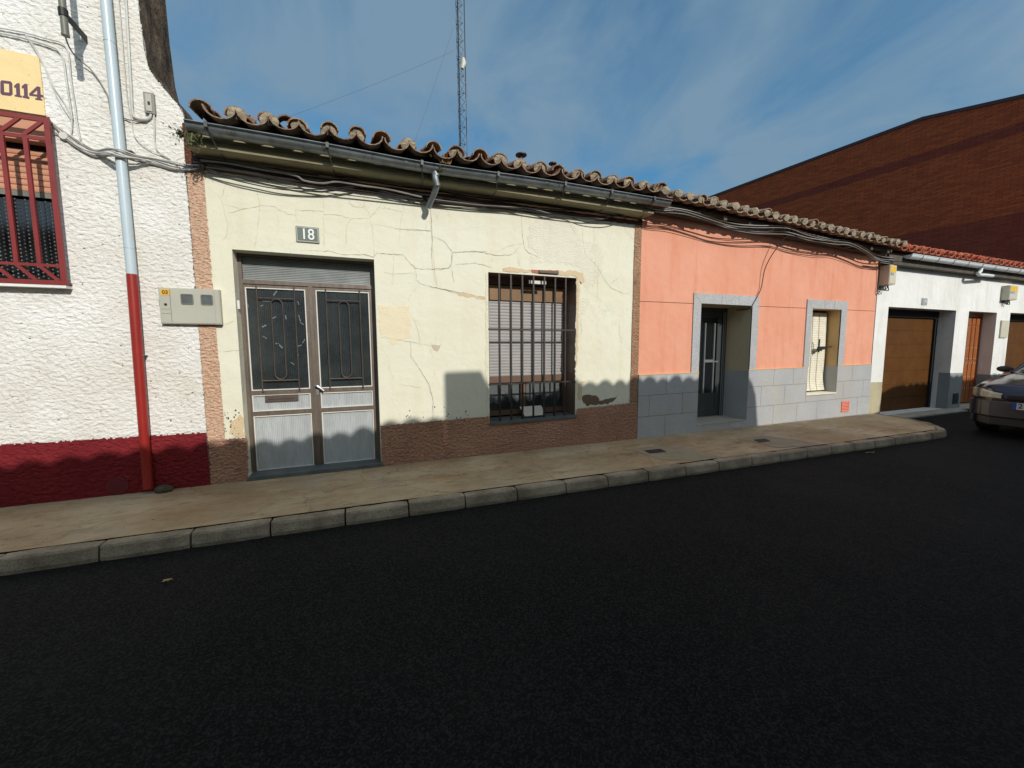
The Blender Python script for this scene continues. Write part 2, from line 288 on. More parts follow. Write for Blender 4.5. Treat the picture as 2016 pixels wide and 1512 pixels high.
# ------------------------------------------------------------------ mesh helpers
class MB:
    def __init__(s): s.v = []; s.f = []; s.c = []; s.col = (0, 0, 0, 1)
    def av(s, p): s.v.append(tuple(p)); s.c.append(s.col); return len(s.v)-1
    def quad(s, *pts): s.f.append([s.av(p) for p in pts]); return s
    def box(s, x0, x1, y0, y1, z0, z1):
        i = [s.av((x, y, z)) for x in (x0, x1) for y in (y0, y1) for z in (z0, z1)]
        for f in ((0, 1, 3, 2), (4, 6, 7, 5), (0, 4, 5, 1), (2, 3, 7, 6), (0, 2, 6, 4), (1, 5, 7, 3)): s.f.append([i[k] for k in f])
        return s
    def obox(s, c, ax, ay, az, sx_, sy_, sz_):
        i = [s.av(c + ax*a*sx_/2 + ay*b*sy_/2 + az*d*sz_/2) for a in (-1, 1) for b in (-1, 1) for d in (-1, 1)]
        for f in ((0, 1, 3, 2), (4, 6, 7, 5), (0, 4, 5, 1), (2, 3, 7, 6), (0, 2, 6, 4), (1, 5, 7, 3)): s.f.append([i[k] for k in f])
        return s
    def tube(s, pts, r, n=8, cap=True):
        pts = [Vector(p) for p in pts]; rings = []; prev = None
        for k, p in enumerate(pts):
            d = (pts[min(k+1, len(pts)-1)]-pts[max(k-1, 0)]).normalized()
            a = prev if prev else (Vector((0, 0, 1)) if abs(d.z) < .9 else Vector((1, 0, 0)))
            u = d.cross(a).normalized(); vv = u.cross(d).normalized(); prev = vv
            rr = r[k] if isinstance(r, (list, tuple)) else r
            rings.append([s.av(p+(u*math.cos(2*math.pi*j/n)+vv*math.sin(2*math.pi*j/n))*rr) for j in range(n)])
        for a, b in zip(rings, rings[1:]):
            for j in range(n): s.f.append([a[j], a[(j+1) % n], b[(j+1) % n], b[j]])
        if cap: s.f.append(rings[0][::-1]); s.f.append(rings[-1])
        return s
    def slab(s, outer, holes=(), yf=0.0, yb=.2, rim=True, hole_rim=True, outer_rim=True):
        """polygon in (x,z) with holes; face at yf, edges running back to yb"""
        loops = [list(outer)]+[list(h) for h in holes]
        flat = [p for l in loops for p in l]; base = len(s.v)
        for p in flat: s.av((p[0], yf, p[1]))
        for tri in tessellate_polygon([[Vector((p[0], p[1], 0)) for p in l] for l in loops]):
            a, b, c = (flat[i] for i in tri)
            cr_ = (b[0]-a[0])*(c[1]-a[1])-(b[1]-a[1])*(c[0]-a[0])
            if abs(cr_) < 1e-9: continue
            s.f.append([base+i for i in (tri if cr_ > 0 else tri[::-1])])
        for li, l in enumerate(loops):
            if (li == 0 and not outer_rim) or (li > 0 and not hole_rim): continue
            for a, b in zip(l, l[1:]+l[:1]): s.quad((a[0], yf, a[1]), (a[0], yb, a[1]), (b[0], yb, b[1]), (b[0], yf, b[1]))
        return s
def R(x0, x1, z0, z1): return [(x0, z0), (x1, z0), (x1, z1), (x0, z1)]
def jag(pts, step=.03, amp=.006, closed=True, seed=0):
    out = []; n = len(pts)
    for k in range(n if closed else n-1):
        a, b = pts[k], pts[(k+1) % n]; d = math.hypot(b[0]-a[0], b[1]-a[1]); m_ = max(1, int(d/step))
        for j in range(m_):
            t_ = j/m_; x = a[0]+(b[0]-a[0])*t_; z = a[1]+(b[1]-a[1])*t_
            o = Vector((x*17+seed, z*17, seed*3.1)); out.append((x+amp*2*noise.noise(o), z+amp*2*noise.noise(o+Vector((9, 5, 2)))))
    if not closed: out.append(pts[-1])
    return out
def spline(pts, n=8):
    P = [Vector(p) for p in pts]; P = [P[0]*2-P[1]]+P+[P[-1]*2-P[-2]]; out = []
    for k in range(1, len(P)-2):
        a, b, c, d = P[k-1:k+3]
        for j in range(n):
            t_ = j/n; out.append(.5*((2*b)+(c-a)*t_+(2*a-5*b+4*c-d)*t_*t_+(3*b-a-3*c+d)*t_**3))
    out.append(P[-2]); return out
def link(name, mb, mat, parent=None, smooth=False, label=None):
    me = bpy.data.meshes.new(name); me.from_pydata(mb.v, [], mb.f)
    if any(c[:3] != (0, 0, 0) for c in mb.c[:4000]):
        a = me.color_attributes.new('rnd', 'FLOAT_COLOR', 'POINT')
        a.data.foreach_set('color', [x for c in mb.c for x in c])
    me.validate(); me.update(); me.materials.append(M[mat])
    if smooth:
        for p in me.polygons: p.use_smooth = True
        try: me.set_sharp_from_angle(angle=math.radians(40))
        except Exception: pass
    o = bpy.data.objects.new(name, me); C.objects.link(o)
    if parent:
        o.parent = parent; o.matrix_parent_inverse = parent_inv(parent)
    if label: o['label'] = label
    return o
INV = {}
def parent_inv(p): return INV.get(p.name, Matrix.Identity(4))
def thing(name, label, cat, loc, group=None):
    o = bpy.data.objects.new(name, None); C.objects.link(o); o.location = loc; o.empty_display_size = .2
    INV[o.name] = Matrix.Translation(-Vector(loc)); o['label'] = label; o['category'] = cat
    if group: o['group'] = group
    return o
def tag(o, label, cat, group=None, kind=None):
    if label: o['label'] = label; o['category'] = cat
    if group: o['group'] = group
    if kind: o['kind'] = kind
    return o
def struct(name, mb, mat): o = link(name, mb, mat); o['kind'] = 'structure'; return o
def text(name, body, mat, size, x, z, y, parent, bold=0., sx_=1.):
    cu = bpy.data.curves.new(name, 'FONT'); cu.body = body; cu.size = size; cu.extrude = .002; cu.offset = bold; cu.align_x = 'CENTER'; cu.align_y = 'CENTER'
    tmp = bpy.data.objects.new(name+'_tmp', cu); C.objects.link(tmp); bpy.context.view_layer.update()
    me = bpy.data.meshes.new_from_object(tmp.evaluated_get(bpy.context.evaluated_depsgraph_get())); bpy.data.objects.remove(tmp)
    me.transform(Matrix.Translation((x, y, z)) @ Matrix.Rotation(math.pi/2, 4, 'X') @ Matrix.Diagonal((sx_, 1, 1, 1)))
    me.materials.clear(); me.materials.append(M[mat]); o = bpy.data.objects.new(name, me); C.objects.link(o)
    if parent: o.parent = parent; o.matrix_parent_inverse = parent_inv(parent)
    return o

# ------------------------------------------------------------------ ground, road, pavement, kerb
struct('ground', MB().quad((-300, -300, -.03), (300, -300, -.03), (300, 300, -.03), (-300, 300, -.03)), 'ground_earth')
rd = MB()
struct('road', rd.quad((-60, -6.2, 0), (90, -6.2, 0), (90, .05, 0), (-60, .05, 0)), 'asphalt')
def kfront(x): return -1.29-.0225*(x+2.4)           # front line of the kerb
curve = [(8.9, kfront(8.9)), (9.3, -1.545), (9.62, -1.38), (9.88, -1.16), (10.08, -.9), (10.24, -.6), (10.3, -.3), (10.3, -.02)]
def inset(c_, d):
    out = []
    for k, p in enumerate(c_):
        a = Vector(c_[max(k-1, 0)]); b = Vector(c_[min(k+1, len(c_)-1)]); t_ = (b-a).normalized(); n_ = Vector((-t_.y, t_.x)); out.append((p[0]+n_.x*d, p[1]+n_.y*d))
    return out
kl = [(-8, kfront(-8)), (8.5, kfront(8.5))]+curve
ki = inset(kl, .118)
pav = MB(); top = []
NX = 90
xs_ = [-8+(18.3+0)*k/NX for k in range(NX+1)]
def kback(x):
    for a, b in zip(ki, ki[1:]):
        if a[0] <= x <= b[0]: return a[1]+(b[1]-a[1])*(x-a[0])/max(b[0]-a[0], 1e-6)
    return -.02
for a, b in zip(ki, ki[1:]):
    n_ = max(1, int(abs(b[0]-a[0])/.4))
    for j in range(n_):
        p = (a[0]+(b[0]-a[0])*j/n_, a[1]+(b[1]-a[1])*j/n_); q = (a[0]+(b[0]-a[0])*(j+1)/n_, a[1]+(b[1]-a[1])*(j+1)/n_)
        pav.quad((p[0], p[1]+.011, .118), (q[0], q[1]+.011, .118), (q[0], .02, .118), (p[0], .02, .118))
struct('pavement', pav, 'pavement_concrete')
kb = MB(); jx = [-1.87, -1.31, -.76, -.18, .37, .91, 1.46, 2.02, 2.55, 3.1, 3.66, 4.19, 4.76, 5.29, 5.82, 6.34, 6.86, 7.35, 7.86, 8.35, 8.85]
jx = [-1.87-.56*k for k in range(11, 0, -1)]+jx
def kstone(p0, p1, q0, q1, seed):
    """one kerb stone: p front line, q back line, with worn rounded edge"""
    g = .007; rr = random.Random(seed); z = .118+rr.uniform(-.006, .005); b = .012+rr.uniform(0, .006)
    p0, p1, q0, q1 = (Vector((*v, 0)) for v in (p0, p1, q0, q1)); d = (p1-p0).normalized(); n_ = (q0-p0).normalized()
    m_ = max(2, int((p1-p0).length/.09)); rows = []
    for k in range(m_+1):
        e = 1 if k in (0, m_) else 0; t_ = k/m_; s_ = d*(g if k == 0 else (-g if k == m_ else 0))
        P_, Q_ = p0.lerp(p1, t_)+s_, q0.lerp(q1, t_)+s_; j_ = rr.uniform(-.003, .003)-e*.006
        rows.append([P_+n_*(e*.008)+Vector((0, 0, -.04)), P_+n_*(-.012+e*.012)+Vector((0, 0, .03)), P_+n_*(.002+e*.01-j_)+Vector((0, 0, z-b)), P_+n_*(b+e*.006)+Vector((0, 0, z+j_)), Q_-n_*.006+Vector((0, 0, z+j_)), Q_-n_*.004+Vector((0, 0, .05))])
    for a, c_ in zip(rows, rows[1:]):
        for k in range(5): kb.quad(a[k], c_[k], c_[k+1], a[k+1])
    kb.quad(*rows[0][:6][::-1]); kb.quad(*rows[-1][:6])
for k, (a, b) in enumerate(zip(jx, jx[1:])): kstone((a, kfront(a)), (b, kfront(b)), (a, kfront(a)+.118), (b, kfront(b)+.118), k)
ci = inset(curve, .118)
for k in range(len(curve)-1): kstone(curve[k], curve[k+1], ci[k], ci[k+1], 100+k)
struct('kerb', kb, 'kerb_concrete')
ap = MB(); ap.box(10.45, 13.45, -.32, .02, -.02, .03); ap.box(13.45, 22, -.14, .02, -.02, .02)
struct('garage_apron', ap, 'apron_concrete')
op = MB(); op.box(-30, 60, -7.0, -6.2, -.03, .12); struct('opposite_pavement', op, 'pavement_concrete')

# ------------------------------------------------------------------ roof tiles
def tile(mb, x, s0, Ln, r0, r1, kind, O, slope, n0, rx=0., th=.013, N_=8, hs=.92):
    cu, su = math.cos(slope), math.sin(slope)
    def P_(dx, s_, n_): return (O[0]+x+dx+rx*(s_-s0), O[1]+s_*cu-n_*su, O[2]+s_*su+n_*cu)
    rings = []
    for s_, r in ((s0, r0), (s0+Ln*.5, (r0+r1)/2), (s0+Ln, r1)):
        tilt = .018*(1 if kind > 0 else 1)*(1-(s_-s0)/Ln)
        for rr_ in (r, r-th):
            rings.append([mb.av(P_(rr_*math.cos(math.pi*j/N_), s_, n0+tilt+kind*rr_*math.sin(math.pi*j/N_)*hs)) for j in range(N_+1)])
    for a in (0, 2):
        for j in range(N_):
            mb.f.append([rings[a][j], rings[a][j+1], rings[a+2][j+1], rings[a+2][j]]); mb.f.append([rings[a+1][j], rings[a+3][j], rings[a+3][j+1], rings[a+1][j+1]])
    for j in range(N_): mb.f.append([rings[0][j], rings[1][j], rings[1][j+1], rings[0][j+1]])
    for a in (0, 2):
        for j in (0, N_): mb.f.append([rings[a][j], rings[a+2][j], rings[a+3][j], rings[a+1][j]])
def roof(house, x0, x1, pitch, y_e, z0, z1, mat, slope=.27, rows=11, jit=1., seed=1, eave_mortar=True, r=.088, cover_back=.05, mname='mortar', wood=True, mprob=.8, teeth=False, pan_h=.098):
    rr = random.Random(seed); mb = MB(); mo = MB(); n = round((x1-x0)/pitch); p = (x1-x0)/n; expo = .34; Ln = .44
    for row in range(rows):
        for k in range(n+1):
            x = x0+k*p; ze = z0+(z1-z0)*(x-x0)/(x1-x0); O = (0, y_e, ze)
            rnd = lambda: (rr.random(), rr.random(), rr.uniform(.2, .8) if row == 0 else .15, 1)
            s = row*expo
            if k < n:
                mb.col = rnd(); tile(mb, x+p/2+rr.uniform(-.005, .005)*jit, s-rr.uniform(0, .018)*jit, Ln, p*.50, p*.47, -1, O, slope, .128+rr.uniform(-.006, .008)*jit, rr.uniform(-.02, .02)*jit, hs=pan_h/(p*.5))
            mb.col = rnd(); big = rr.random()
            tile(mb, x+rr.uniform(-.012, .012)*jit, s+cover_back-rr.uniform(0, .045)*jit, Ln*rr.uniform(.96, 1.02), r*rr.uniform(.97, 1.07+.06*jit), r*.8, 1, O, slope, .098+rr.uniform(-.006, .014)*jit, rr.uniform(-.07, .07)*jit, hs=.84)
    o = link('roof', mb, mat, house, smooth=True)
    # bedding mortar: lumpy plug under each cover and a rough bed under the pans
    for k in range(n+1):
        x = x0+k*p; ze = z0+(z1-z0)*(x-x0)/(x1-x0)
        if rr.random() < mprob:
            mo = MB()
            g = r*rr.uniform(.9, 1.0); prev = None; sh = cover_back+rr.uniform(-.05, -.02); dep = rr.uniform(.03, .10)
            fan = []
            for j in range(9):
                a = math.pi*j/8; q = g*rr.uniform(.9, 1.02); hz = .112+q*math.sin(a)*.88; fan.append((x+q*math.cos(a), y_e+sh-.26*hz+rr.uniform(-.008, .008), ze+.27*sh+hz))
            c_ = (x, y_e+sh-.035-rr.uniform(.0, .02), ze+.13+.27*sh)
            tz = .07 if teeth else .095; b0, b1 = (x-g*(.35 if teeth else .8), y_e+sh-.02, ze+tz), (x+g*(.35 if teeth else .8), y_e+sh-.02, ze+tz)
            for a, b in zip(fan, fan[1:]): mo.quad(c_, a, b)
            mo.quad(c_, fan[-1], b0); mo.quad(c_, b0, b1); mo.quad(c_, b1, fan[0]); link('mortar_bedding', mo, mname, o)
    # boarding under the tiles and the rear slope
    bd = MB(); cu, su = math.cos(slope), math.sin(slope); e = .16; Ls = rows*expo
    def Z(x, s, nn): ze = z0+(z1-z0)*(x-x0)/(x1-x0); return (x, y_e+s*cu-nn*su, ze+s*su+nn*cu)
    for a, b in ((.0, -.0),):
        bd.quad(Z(x0, e, 0), Z(x1, e, 0), Z(x1, Ls, 0), Z(x0, Ls, 0)); bd.quad(Z(x0, e, -.04), Z(x0, Ls, -.04), Z(x1, Ls, -.04), Z(x1, e, -.04)); bd.quad(Z(x0, e, -.04), Z(x1, e, -.04), Z(x1, e, 0), Z(x0, e, 0))
        q0, q1 = Vector(Z(x0, Ls, .1)), Vector(Z(x1, Ls, .1)); bd.quad(q0, q1, q1+Vector((0, 3.6, -1.0)), q0+Vector((0, 3.6, -1.0)))
        bd.quad(Z(x0, Ls, 0), Z(x1, Ls, 0), q1, q0)
        for xx in (x0, x1):
            g0, g1 = Vector(Z(xx, .45, 0)), Vector(Z(xx, Ls, 0)); bd.quad(g0, g1, g1+Vector((0, 3.6, -1)), Vector((xx, g1.y+3.6, 3.0)), Vector((xx, g0.y, 3.0)))
    link('roof_boarding', bd, 'soffit_dark', o)
    return o
def shell(h, x0, x1, z1, mat='white_paint', y0=.75, y1=7.2):
    mb = MB()
    mb.quad((x0, y1, 0), (x1, y1, 0), (x1, y1, z1-.7), (x0, y1, z1-.7)); mb.quad((x0, .36, 0), (x0, y1, 0), (x0, y1, z1-.7), (x0, .36, z1)); mb.quad((x1, .36, 0), (x1, .36, z1), (x1, y1, z1-.7), (x1, y1, 0))
    link('rear_wall', mb, mat, h)
    mb = MB(); mb.quad((x0+.02, y0+.8, 0), (x1-.02, y0+.8, 0), (x1-.02, y0+.8, z1), (x0+.02, y0+.8, z1)); mb.quad((x0+.02, .4, .13), (x1-.02, .4, .13), (x1-.02, y0+.8, .13), (x0+.02, y0+.8, .13)); mb.quad((x0+.02, .4, z1-.1), (x0+.02, y0+.8, z1-.1), (x1-.02, y0+.8, z1-.1), (x1-.02, .4, z1-.1))
    link('interior', mb, 'interior_dark', h)

from bisect import bisect
def relief(name, poly, mat, parent, y0, amp, cell, step=.009, seed=0, skip=(), ragged=.004, stretch=1.3, sharp=1.6):
    """thrown plaster as a real uneven surface over a polygon in (x,z)"""
    xs = [p[0] for p in poly]; zs = [p[1] for p in poly]; X0, X1, Z0, Z1 = min(xs), max(xs), min(zs), max(zs)
    nx, nz = int((X1-X0)/step)+1, int((Z1-Z0)/step)+1; idx = {}; b = MB(); V = Vector; nf = noise.noise
    def spans(z):
        out = []
        for (ax, az), (bx, bz) in zip(poly, poly[1:]+poly[:1]):
            if (az <= z) != (bz <= z): out.append(ax+(bx-ax)*(z-az)/(bz-az)+ragged*nf(V((z*60, seed, ax))))
        return sorted(out)
    f1 = 1/cell
    def hgt(x, z):
        a = nf(V((x*f1+seed, seed, z*f1*stretch))); c_ = nf(V((x*f1*2.3, 7+seed, z*f1*2.3*stretch)))
        h = .5+.9*a+.45*c_; h = 0 if h < 0 else (1 if h > 1 else h)
        return h**(1/sharp)
    vid = {}
    def vv(i, j):
        k = i*100000+j
        if k not in vid:
            x, z = X0+i*step, Z0+j*step; vid[k] = b.av((x, y0-amp*hgt(x, z), z))
        return vid[k]
    for j in range(nz):
        zc = Z0+(j+.5)*step; spv = [spans(zc+d_) for d_ in (-.008, -.0035, .0, .0035, .008)]
        for i in range(nx):
            xc = X0+(i+.5)*step; sp_ = spv[max(0, min(4, int(2.5+4.5*nf(V((xc*38, zc*3, seed))))))]
            if bisect(sp_, xc) % 2 == 0: continue
            if any(r_[0] < xc < r_[1] and r_[2] < zc < r_[3] for r_ in skip): continue
            b.f.append([vv(i, j), vv(i+1, j), vv(i+1, j+1), vv(i, j+1)])
    return link(name, b, mat, parent, smooth=True)

# ================================================================== CREAM HOUSE (number 18)
H = thing('terraced_house', 'low cream house with cracked plaster, brown double door, barred window and old lichened tiles', 'house', (1.25, 0, .12))
XL, XR = -1.55, 4.05
DO = (-1.215, .195, .16, 2.613); WO = (1.605, 2.93, .56, 2.556)      # door and window openings
def ztop(x): return .60+(x+1.2)*.016                       # top of the brown plinth
wall = MB()
wall.slab(R(XL, XR, .1, 3.75), [R(*DO), R(*WO)], 0, .34, outer_rim=False)
link('wall', wall, 'cream_paint', H)
shell(H, XL, XR, 3.7)
# pink and brown rough strips, plinth, frieze (each stands a few mm proud of the wall)
relief('corner_strip', [(XL+.0, .6), (-1.395, .6), (-1.405, 2.0), (-1.41, 3.40), (XL+.0, 3.40)], 'pink_stucco', H, -.002, .013, .026, .007, 3)
relief('corner_strip', [(3.905, .66), (4.047, .66), (4.047, 3.40), (3.925, 3.40)], 'brown_strip_stucco', H, -.002, .014, .024, .007, 5)
relief('plinth', [(XL, .1), (-1.205, .1), (-1.187, .597), (XL, .602)], 'brown_stucco', H, -.012, .015, .028, .008, 11, ragged=.012)
relief('plinth', [(.198, .1), (4.05, .1), (4.05, .69), (3.9, .695), (2.95, .665), (2.935, .555), (1.6, .54), (1.59, .648), (.198, .625)], 'brown_stucco', H, -.012, .016, .028, .008, 12, ragged=.016)
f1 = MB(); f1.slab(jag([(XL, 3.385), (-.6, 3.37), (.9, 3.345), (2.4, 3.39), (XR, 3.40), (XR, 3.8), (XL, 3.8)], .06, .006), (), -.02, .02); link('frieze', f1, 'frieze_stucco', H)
# rough ledge added to catch the strip of sun under the cornice
lg = MB(); rr = random.Random(3); prev = None
for k in range(75):
    x = -.35+k*.058; z = 3.462+rr.uniform(-.006, .006); y = -.043-rr.uniform(0, .008); cur = ((x, y, z), (x, y+.01, z+.014), (x, -.02, z-.01), (x, -.02, z+.02))
    if prev: lg.quad(prev[2], cur[2], cur[0], prev[0]); lg.quad(prev[0], cur[0], cur[1], prev[1]); lg.quad(prev[1], cur[1], cur[3], prev[3])
    prev = cur
link('sun_catching_ledge', lg, 'pink_stucco', H)
# cornice
cn = MB(); prof = [(-.02, 3.487), (-.245, 3.487), (-.262, 3.493), (-.265, 3.520), (-.236, 3.526), (-.236, 3.565), (-.25, 3.570), (-.25, 3.588), (-.228, 3.592), (-.228, 3.70), (-.02, 3.70)]
for a, b in zip(prof, prof[1:]): cn.quad((-1.45, a[0], a[1]), (XR, a[0], a[1]), (XR, b[0], b[1]), (-1.45, b[0], b[1]))
cn.quad(*[(XR, a[0], a[1]) for a in prof]); link('cornice', cn, 'cornice_cream', H)
# gutter
gx0, gx1, gy, gz, gr, gh_ = -1.41, 4.22, -.352, 3.632, .076, .058
gt = MB(); sections = [gx0, .6, .9, 2.2, 3.4, gx1]
prev = None
for k in range(61):
    x = gx0+(gx1-gx0)*k/60; dz = -.028*math.sin(math.pi*min(1, max(0, (x-gx0)/2.45)))*0 - .03*math.exp(-((x-.85)/.9)**2)+.0*x
    ring = []
    for j in range(13):
        a = math.pi+math.pi*j/12; ring.append((x, gy+gr*math.cos(a), gz+dz+gh_*math.sin(a)))
    for j in range(6): a = math.pi-2*math.pi*j/6; ring.insert(0, (x, gy-gr-.010+.010*math.cos(-a), gz+dz+.004+.010*math.sin(a)))
    inner = [(x, gy+(gr-.004)*math.cos(math.pi+math.pi*j/12), gz+dz+(gh_-.004)*math.sin(math.pi+math.pi*j/12)) for j in range(13)]
    if prev:
        for j in range(len(ring)-1): gt.quad(prev[0][j], ring[j], ring[j+1], prev[0][j+1])
        for j in range(12): gt.quad(prev[1][j], prev[1][j+1], inner[j+1], inner[j])
    prev = (ring, inner)
    if k in (0, 60): gt.quad(*ring[6:])
def gsag(x): return -.03*math.exp(-((x-.85)/.9)**2)
G = link('gutter', gt, 'zinc', H, smooth=True)
for px in (410, 645, 830, 980, 1113, 1205, 1290):
    x = at(px, 300, gy-gr).x; b = MB(); z = gz+gsag(x)
    b.box(x-.014, x+.014, gy-gr-.026, gy-gr-.002, z-.03, z+.02)
    b.tube([(x, gy-gr-.012, z-.01), (x+.0, gy-gr*.72-.01, z-gh_*.8), (x+.01, gy-.01, z-gh_-.012), (x+.03, -.27, z-gh_-.07), (x+.05, -.02, 3.46)], .006, 5)
    link('gutter_bracket', b, 'zinc_dark', G)
for x in (.55, 2.25, 3.45):
    b = MB(); prev = None
    for j in range(13):
        a = math.pi+math.pi*j/12; c0 = (x-.02, gy+(gr+.003)*math.cos(a), gz+gsag(x)+(gh_+.003)*math.sin(a)); c1 = (x+.02, c0[1], c0[2])
        if prev: b.quad(prev[0], prev[1], c1, c0)
        prev = (c0, c1)
    link('gutter_joint', b, 'zinc', G, True)
dpx = MB(); P0 = at(857, 330, -.36); dpx.tube(spline([at(856, 334, -.36), at(857, 350, -.36), at(861, 366, -.35)], 5), .036, 12); dpx.tube([at(861, 362, -.35), at(856, 378, -.28), at(843, 408, -.13)], .034, 12)
dpx.tube([at(857, 340, -.36), at(858.5, 347, -.36)], .041, 12)
link('downpipe', dpx, 'zinc', G, True)
roof(H, -1.27, 4.02, .262, -.40, 3.648, 3.660, 'old_tiles', jit=1.6, seed=5, cover_back=.07, mprob=.93)
# an extra slipped tile and cement blobs
ex = MB(); ex.col = (.3, .2, .4, 1); tile(ex, at(566, 240, -.3).x, .0, .42, .1, .085, 1, (0, -.30, 3.64), .42, .135, -.12); link('slipped_tile', ex, 'old_tiles', H, True)
# flues on the roof
for (px, py, r_) in ((1026, 307, .055), (1088, 324, .04)):
    fl = MB(); p = at(px, py, .9); fl.tube([(p.x, .9, 3.9), (p.x, .9, p.z-.07)], r_*.55, 10); fl.tube([(p.x, .9, p.z-.07), (p.x, .9, p.z-.03), (p.x, .9, p.z)], [r_*.6, r_*.5, r_*.5], 10)
    fl.tube([(p.x, .9, p.z+.005), (p.x, .9, p.z+.02), (p.x, .9, p.z+.03)], [r_*1.6, r_*1.6, r_*.4], 14); link('flue', fl, 'iron_dark', H, True)
# --- plaster damage
def patch(pts, mat, y=-.003, parent=H, name='plaster_patch', step=.025, amp=.012, seed=1): 
    b = MB(); b.slab(jag(pts, step, amp, seed=seed), (), y, 0.01, rim=False); return link(name, b, mat, parent)
Z9 = lambda x, y: xz(400+x/3.6, 460+y/3.6)              # enlargement scales used for measuring
ZW = lambda x, y: xz(840+x/3.436, 480+y/3.436)
ZE = lambda x, y: xz(800+x/3.733, 260+y/3.733)
patch([Z9(*p) for p in ((1240, 510), (1460, 515), (1468, 640), (1470, 745), (1380, 760), (1335, 790), (1310, 745), (1258, 748))], 'faded_patch', amp=.02)
patch([Z9(*p) for p in ((205, 1340), (250, 1285), (285, 1310), (290, 1440), (235, 1450), (190, 1430))], 'peeled_plaster', -.0035, amp=.02)
patch([Z9(*p) for p in ((1615, 790), (1690, 788), (1665, 832), (1640, 828))], 'peeled_grey', amp=.008)
patch([ZW(*p) for p in ((1050, 1035), (1100, 1015), (1150, 1030), (1170, 1062), (1220, 1050), (1290, 1035), (1260, 1065), (1200, 1088), (1120, 1092), (1060, 1085))], 'peeled_dark', amp=.016, step=.02)
patch([ZW(*p) for p in ((1025, 950), (1045, 925), (1075, 925), (1050, 960), (1045, 1050), (1025, 1060))], 'peeled_plaster', amp=.01, seed=4)
patch([ZW(*p) for p in ((880, 5), (1060, -30), (1180, 20), (1190, 130), (1150, 250), (1080, 330), (1060, 215), (1000, 140), (860, 125), (720, 130), (700, 90))], 'rough_white', -.002, amp=.03)
patch([ZE(*p) for p in ((900, 700), (1000, 620), (1180, 610), (1260, 700), (1250, 860), (1120, 905), (980, 900), (890, 820))], 'rough_white', -.0024, amp=.03, seed=7)
patch([ZW(*p) for p in ((510, 185), (515, 165), (560, 155), (640, 170), (700, 175), (700, 195))], 'peeled_plaster', -.006, amp=.01, seed=3)
patch([ZW(*p) for p in ((705, 176), (890, 180), (890, 207), (755, 203), (712, 196))], 'brick_red', -.006, amp=.003)
patch([ZW(*p) for p in ((890, 182), (1020, 182), (1060, 200), (1070, 250), (1045, 270), (1018, 235), (1010, 222), (890, 209))], 'peeled_plaster', -.005, amp=.012, seed=6)
patch([ZW(*p) for p in ((1012, 240), (1045, 270), (1040, 360), (1100, 375), (1100, 400), (1060, 470), (1040, 480), (1035, 560), (1050, 600), (1030, 640), (1020, 800), (1010, 930), (1004, 930), (1010, 500))], 'rough_white', -.005, amp=.014, step=.02, seed=9)
patch([ZW(*p) for p in ((1014, 240), (1030, 255), (1028, 420), (1024, 620), (1016, 820), (1006, 820), (1012, 500))], 'peeled_plaster', -.007, amp=.010, step=.02, seed=19)
patch([ZW(*p) for p in ((412, 190), (400, 200), (398, 420), (402, 640), (398, 800), (410, 1160), (424, 1160), (418, 800), (412, 480))], 'rough_white', -.005, amp=.008, step=.02, seed=12)
patch([ZW(*p) for p in ((205, 330), (300, 345), (400, 360), (400, 378), (300, 362), (215, 350))], 'peeled_plaster', -.003, amp=.012)
br = MB(); p = ZW(757, 180); q = ZW(888, 206); br.box(p[0], q[0], -.03, .02, q[1], p[1]); link('lintel_brick_hole', br, 'iron_brown', H)
# cracks, measured on the wall
def crack(lines, mat, wdt, y=-.0045):
    r_ = random.Random(11)
    for l in lines:
        b = MB(); P_ = []
        for a, c_ in zip(l, l[1:]):
            n_ = max(2, int(math.hypot(c_[0]-a[0], c_[1]-a[1])/.03))
            P_ += [(a[0]+(c_[0]-a[0])*j/n_+(r_.uniform(-.006, .006) if j else 0), a[1]+(c_[1]-a[1])*j/n_+(r_.uniform(-.006, .006) if j else 0)) for j in range(n_)]
        P_.append(l[-1])
        for k, (a, c_) in enumerate(zip(P_, P_[1:])):
            w_ = wdt*r_.uniform(.4, 1.2)*(1-.6*abs(2*k/len(P_)-1)); dx, dz = c_[0]-a[0], c_[1]-a[1]; d = math.hypot(dx, dz) or 1; nx, nz = -dz/d*w_, dx/d*w_
            b.quad((a[0]-nx, y, a[1]-nz), (c_[0]-nx, y, c_[1]-nz), (c_[0]+nx, y, c_[1]+nz), (a[0]+nx, y, a[1]+nz))
        link('plaster_crack', b, mat, H)
Z4 = lambda x, y: xz(350+x/3.877, 180+y/3.877)
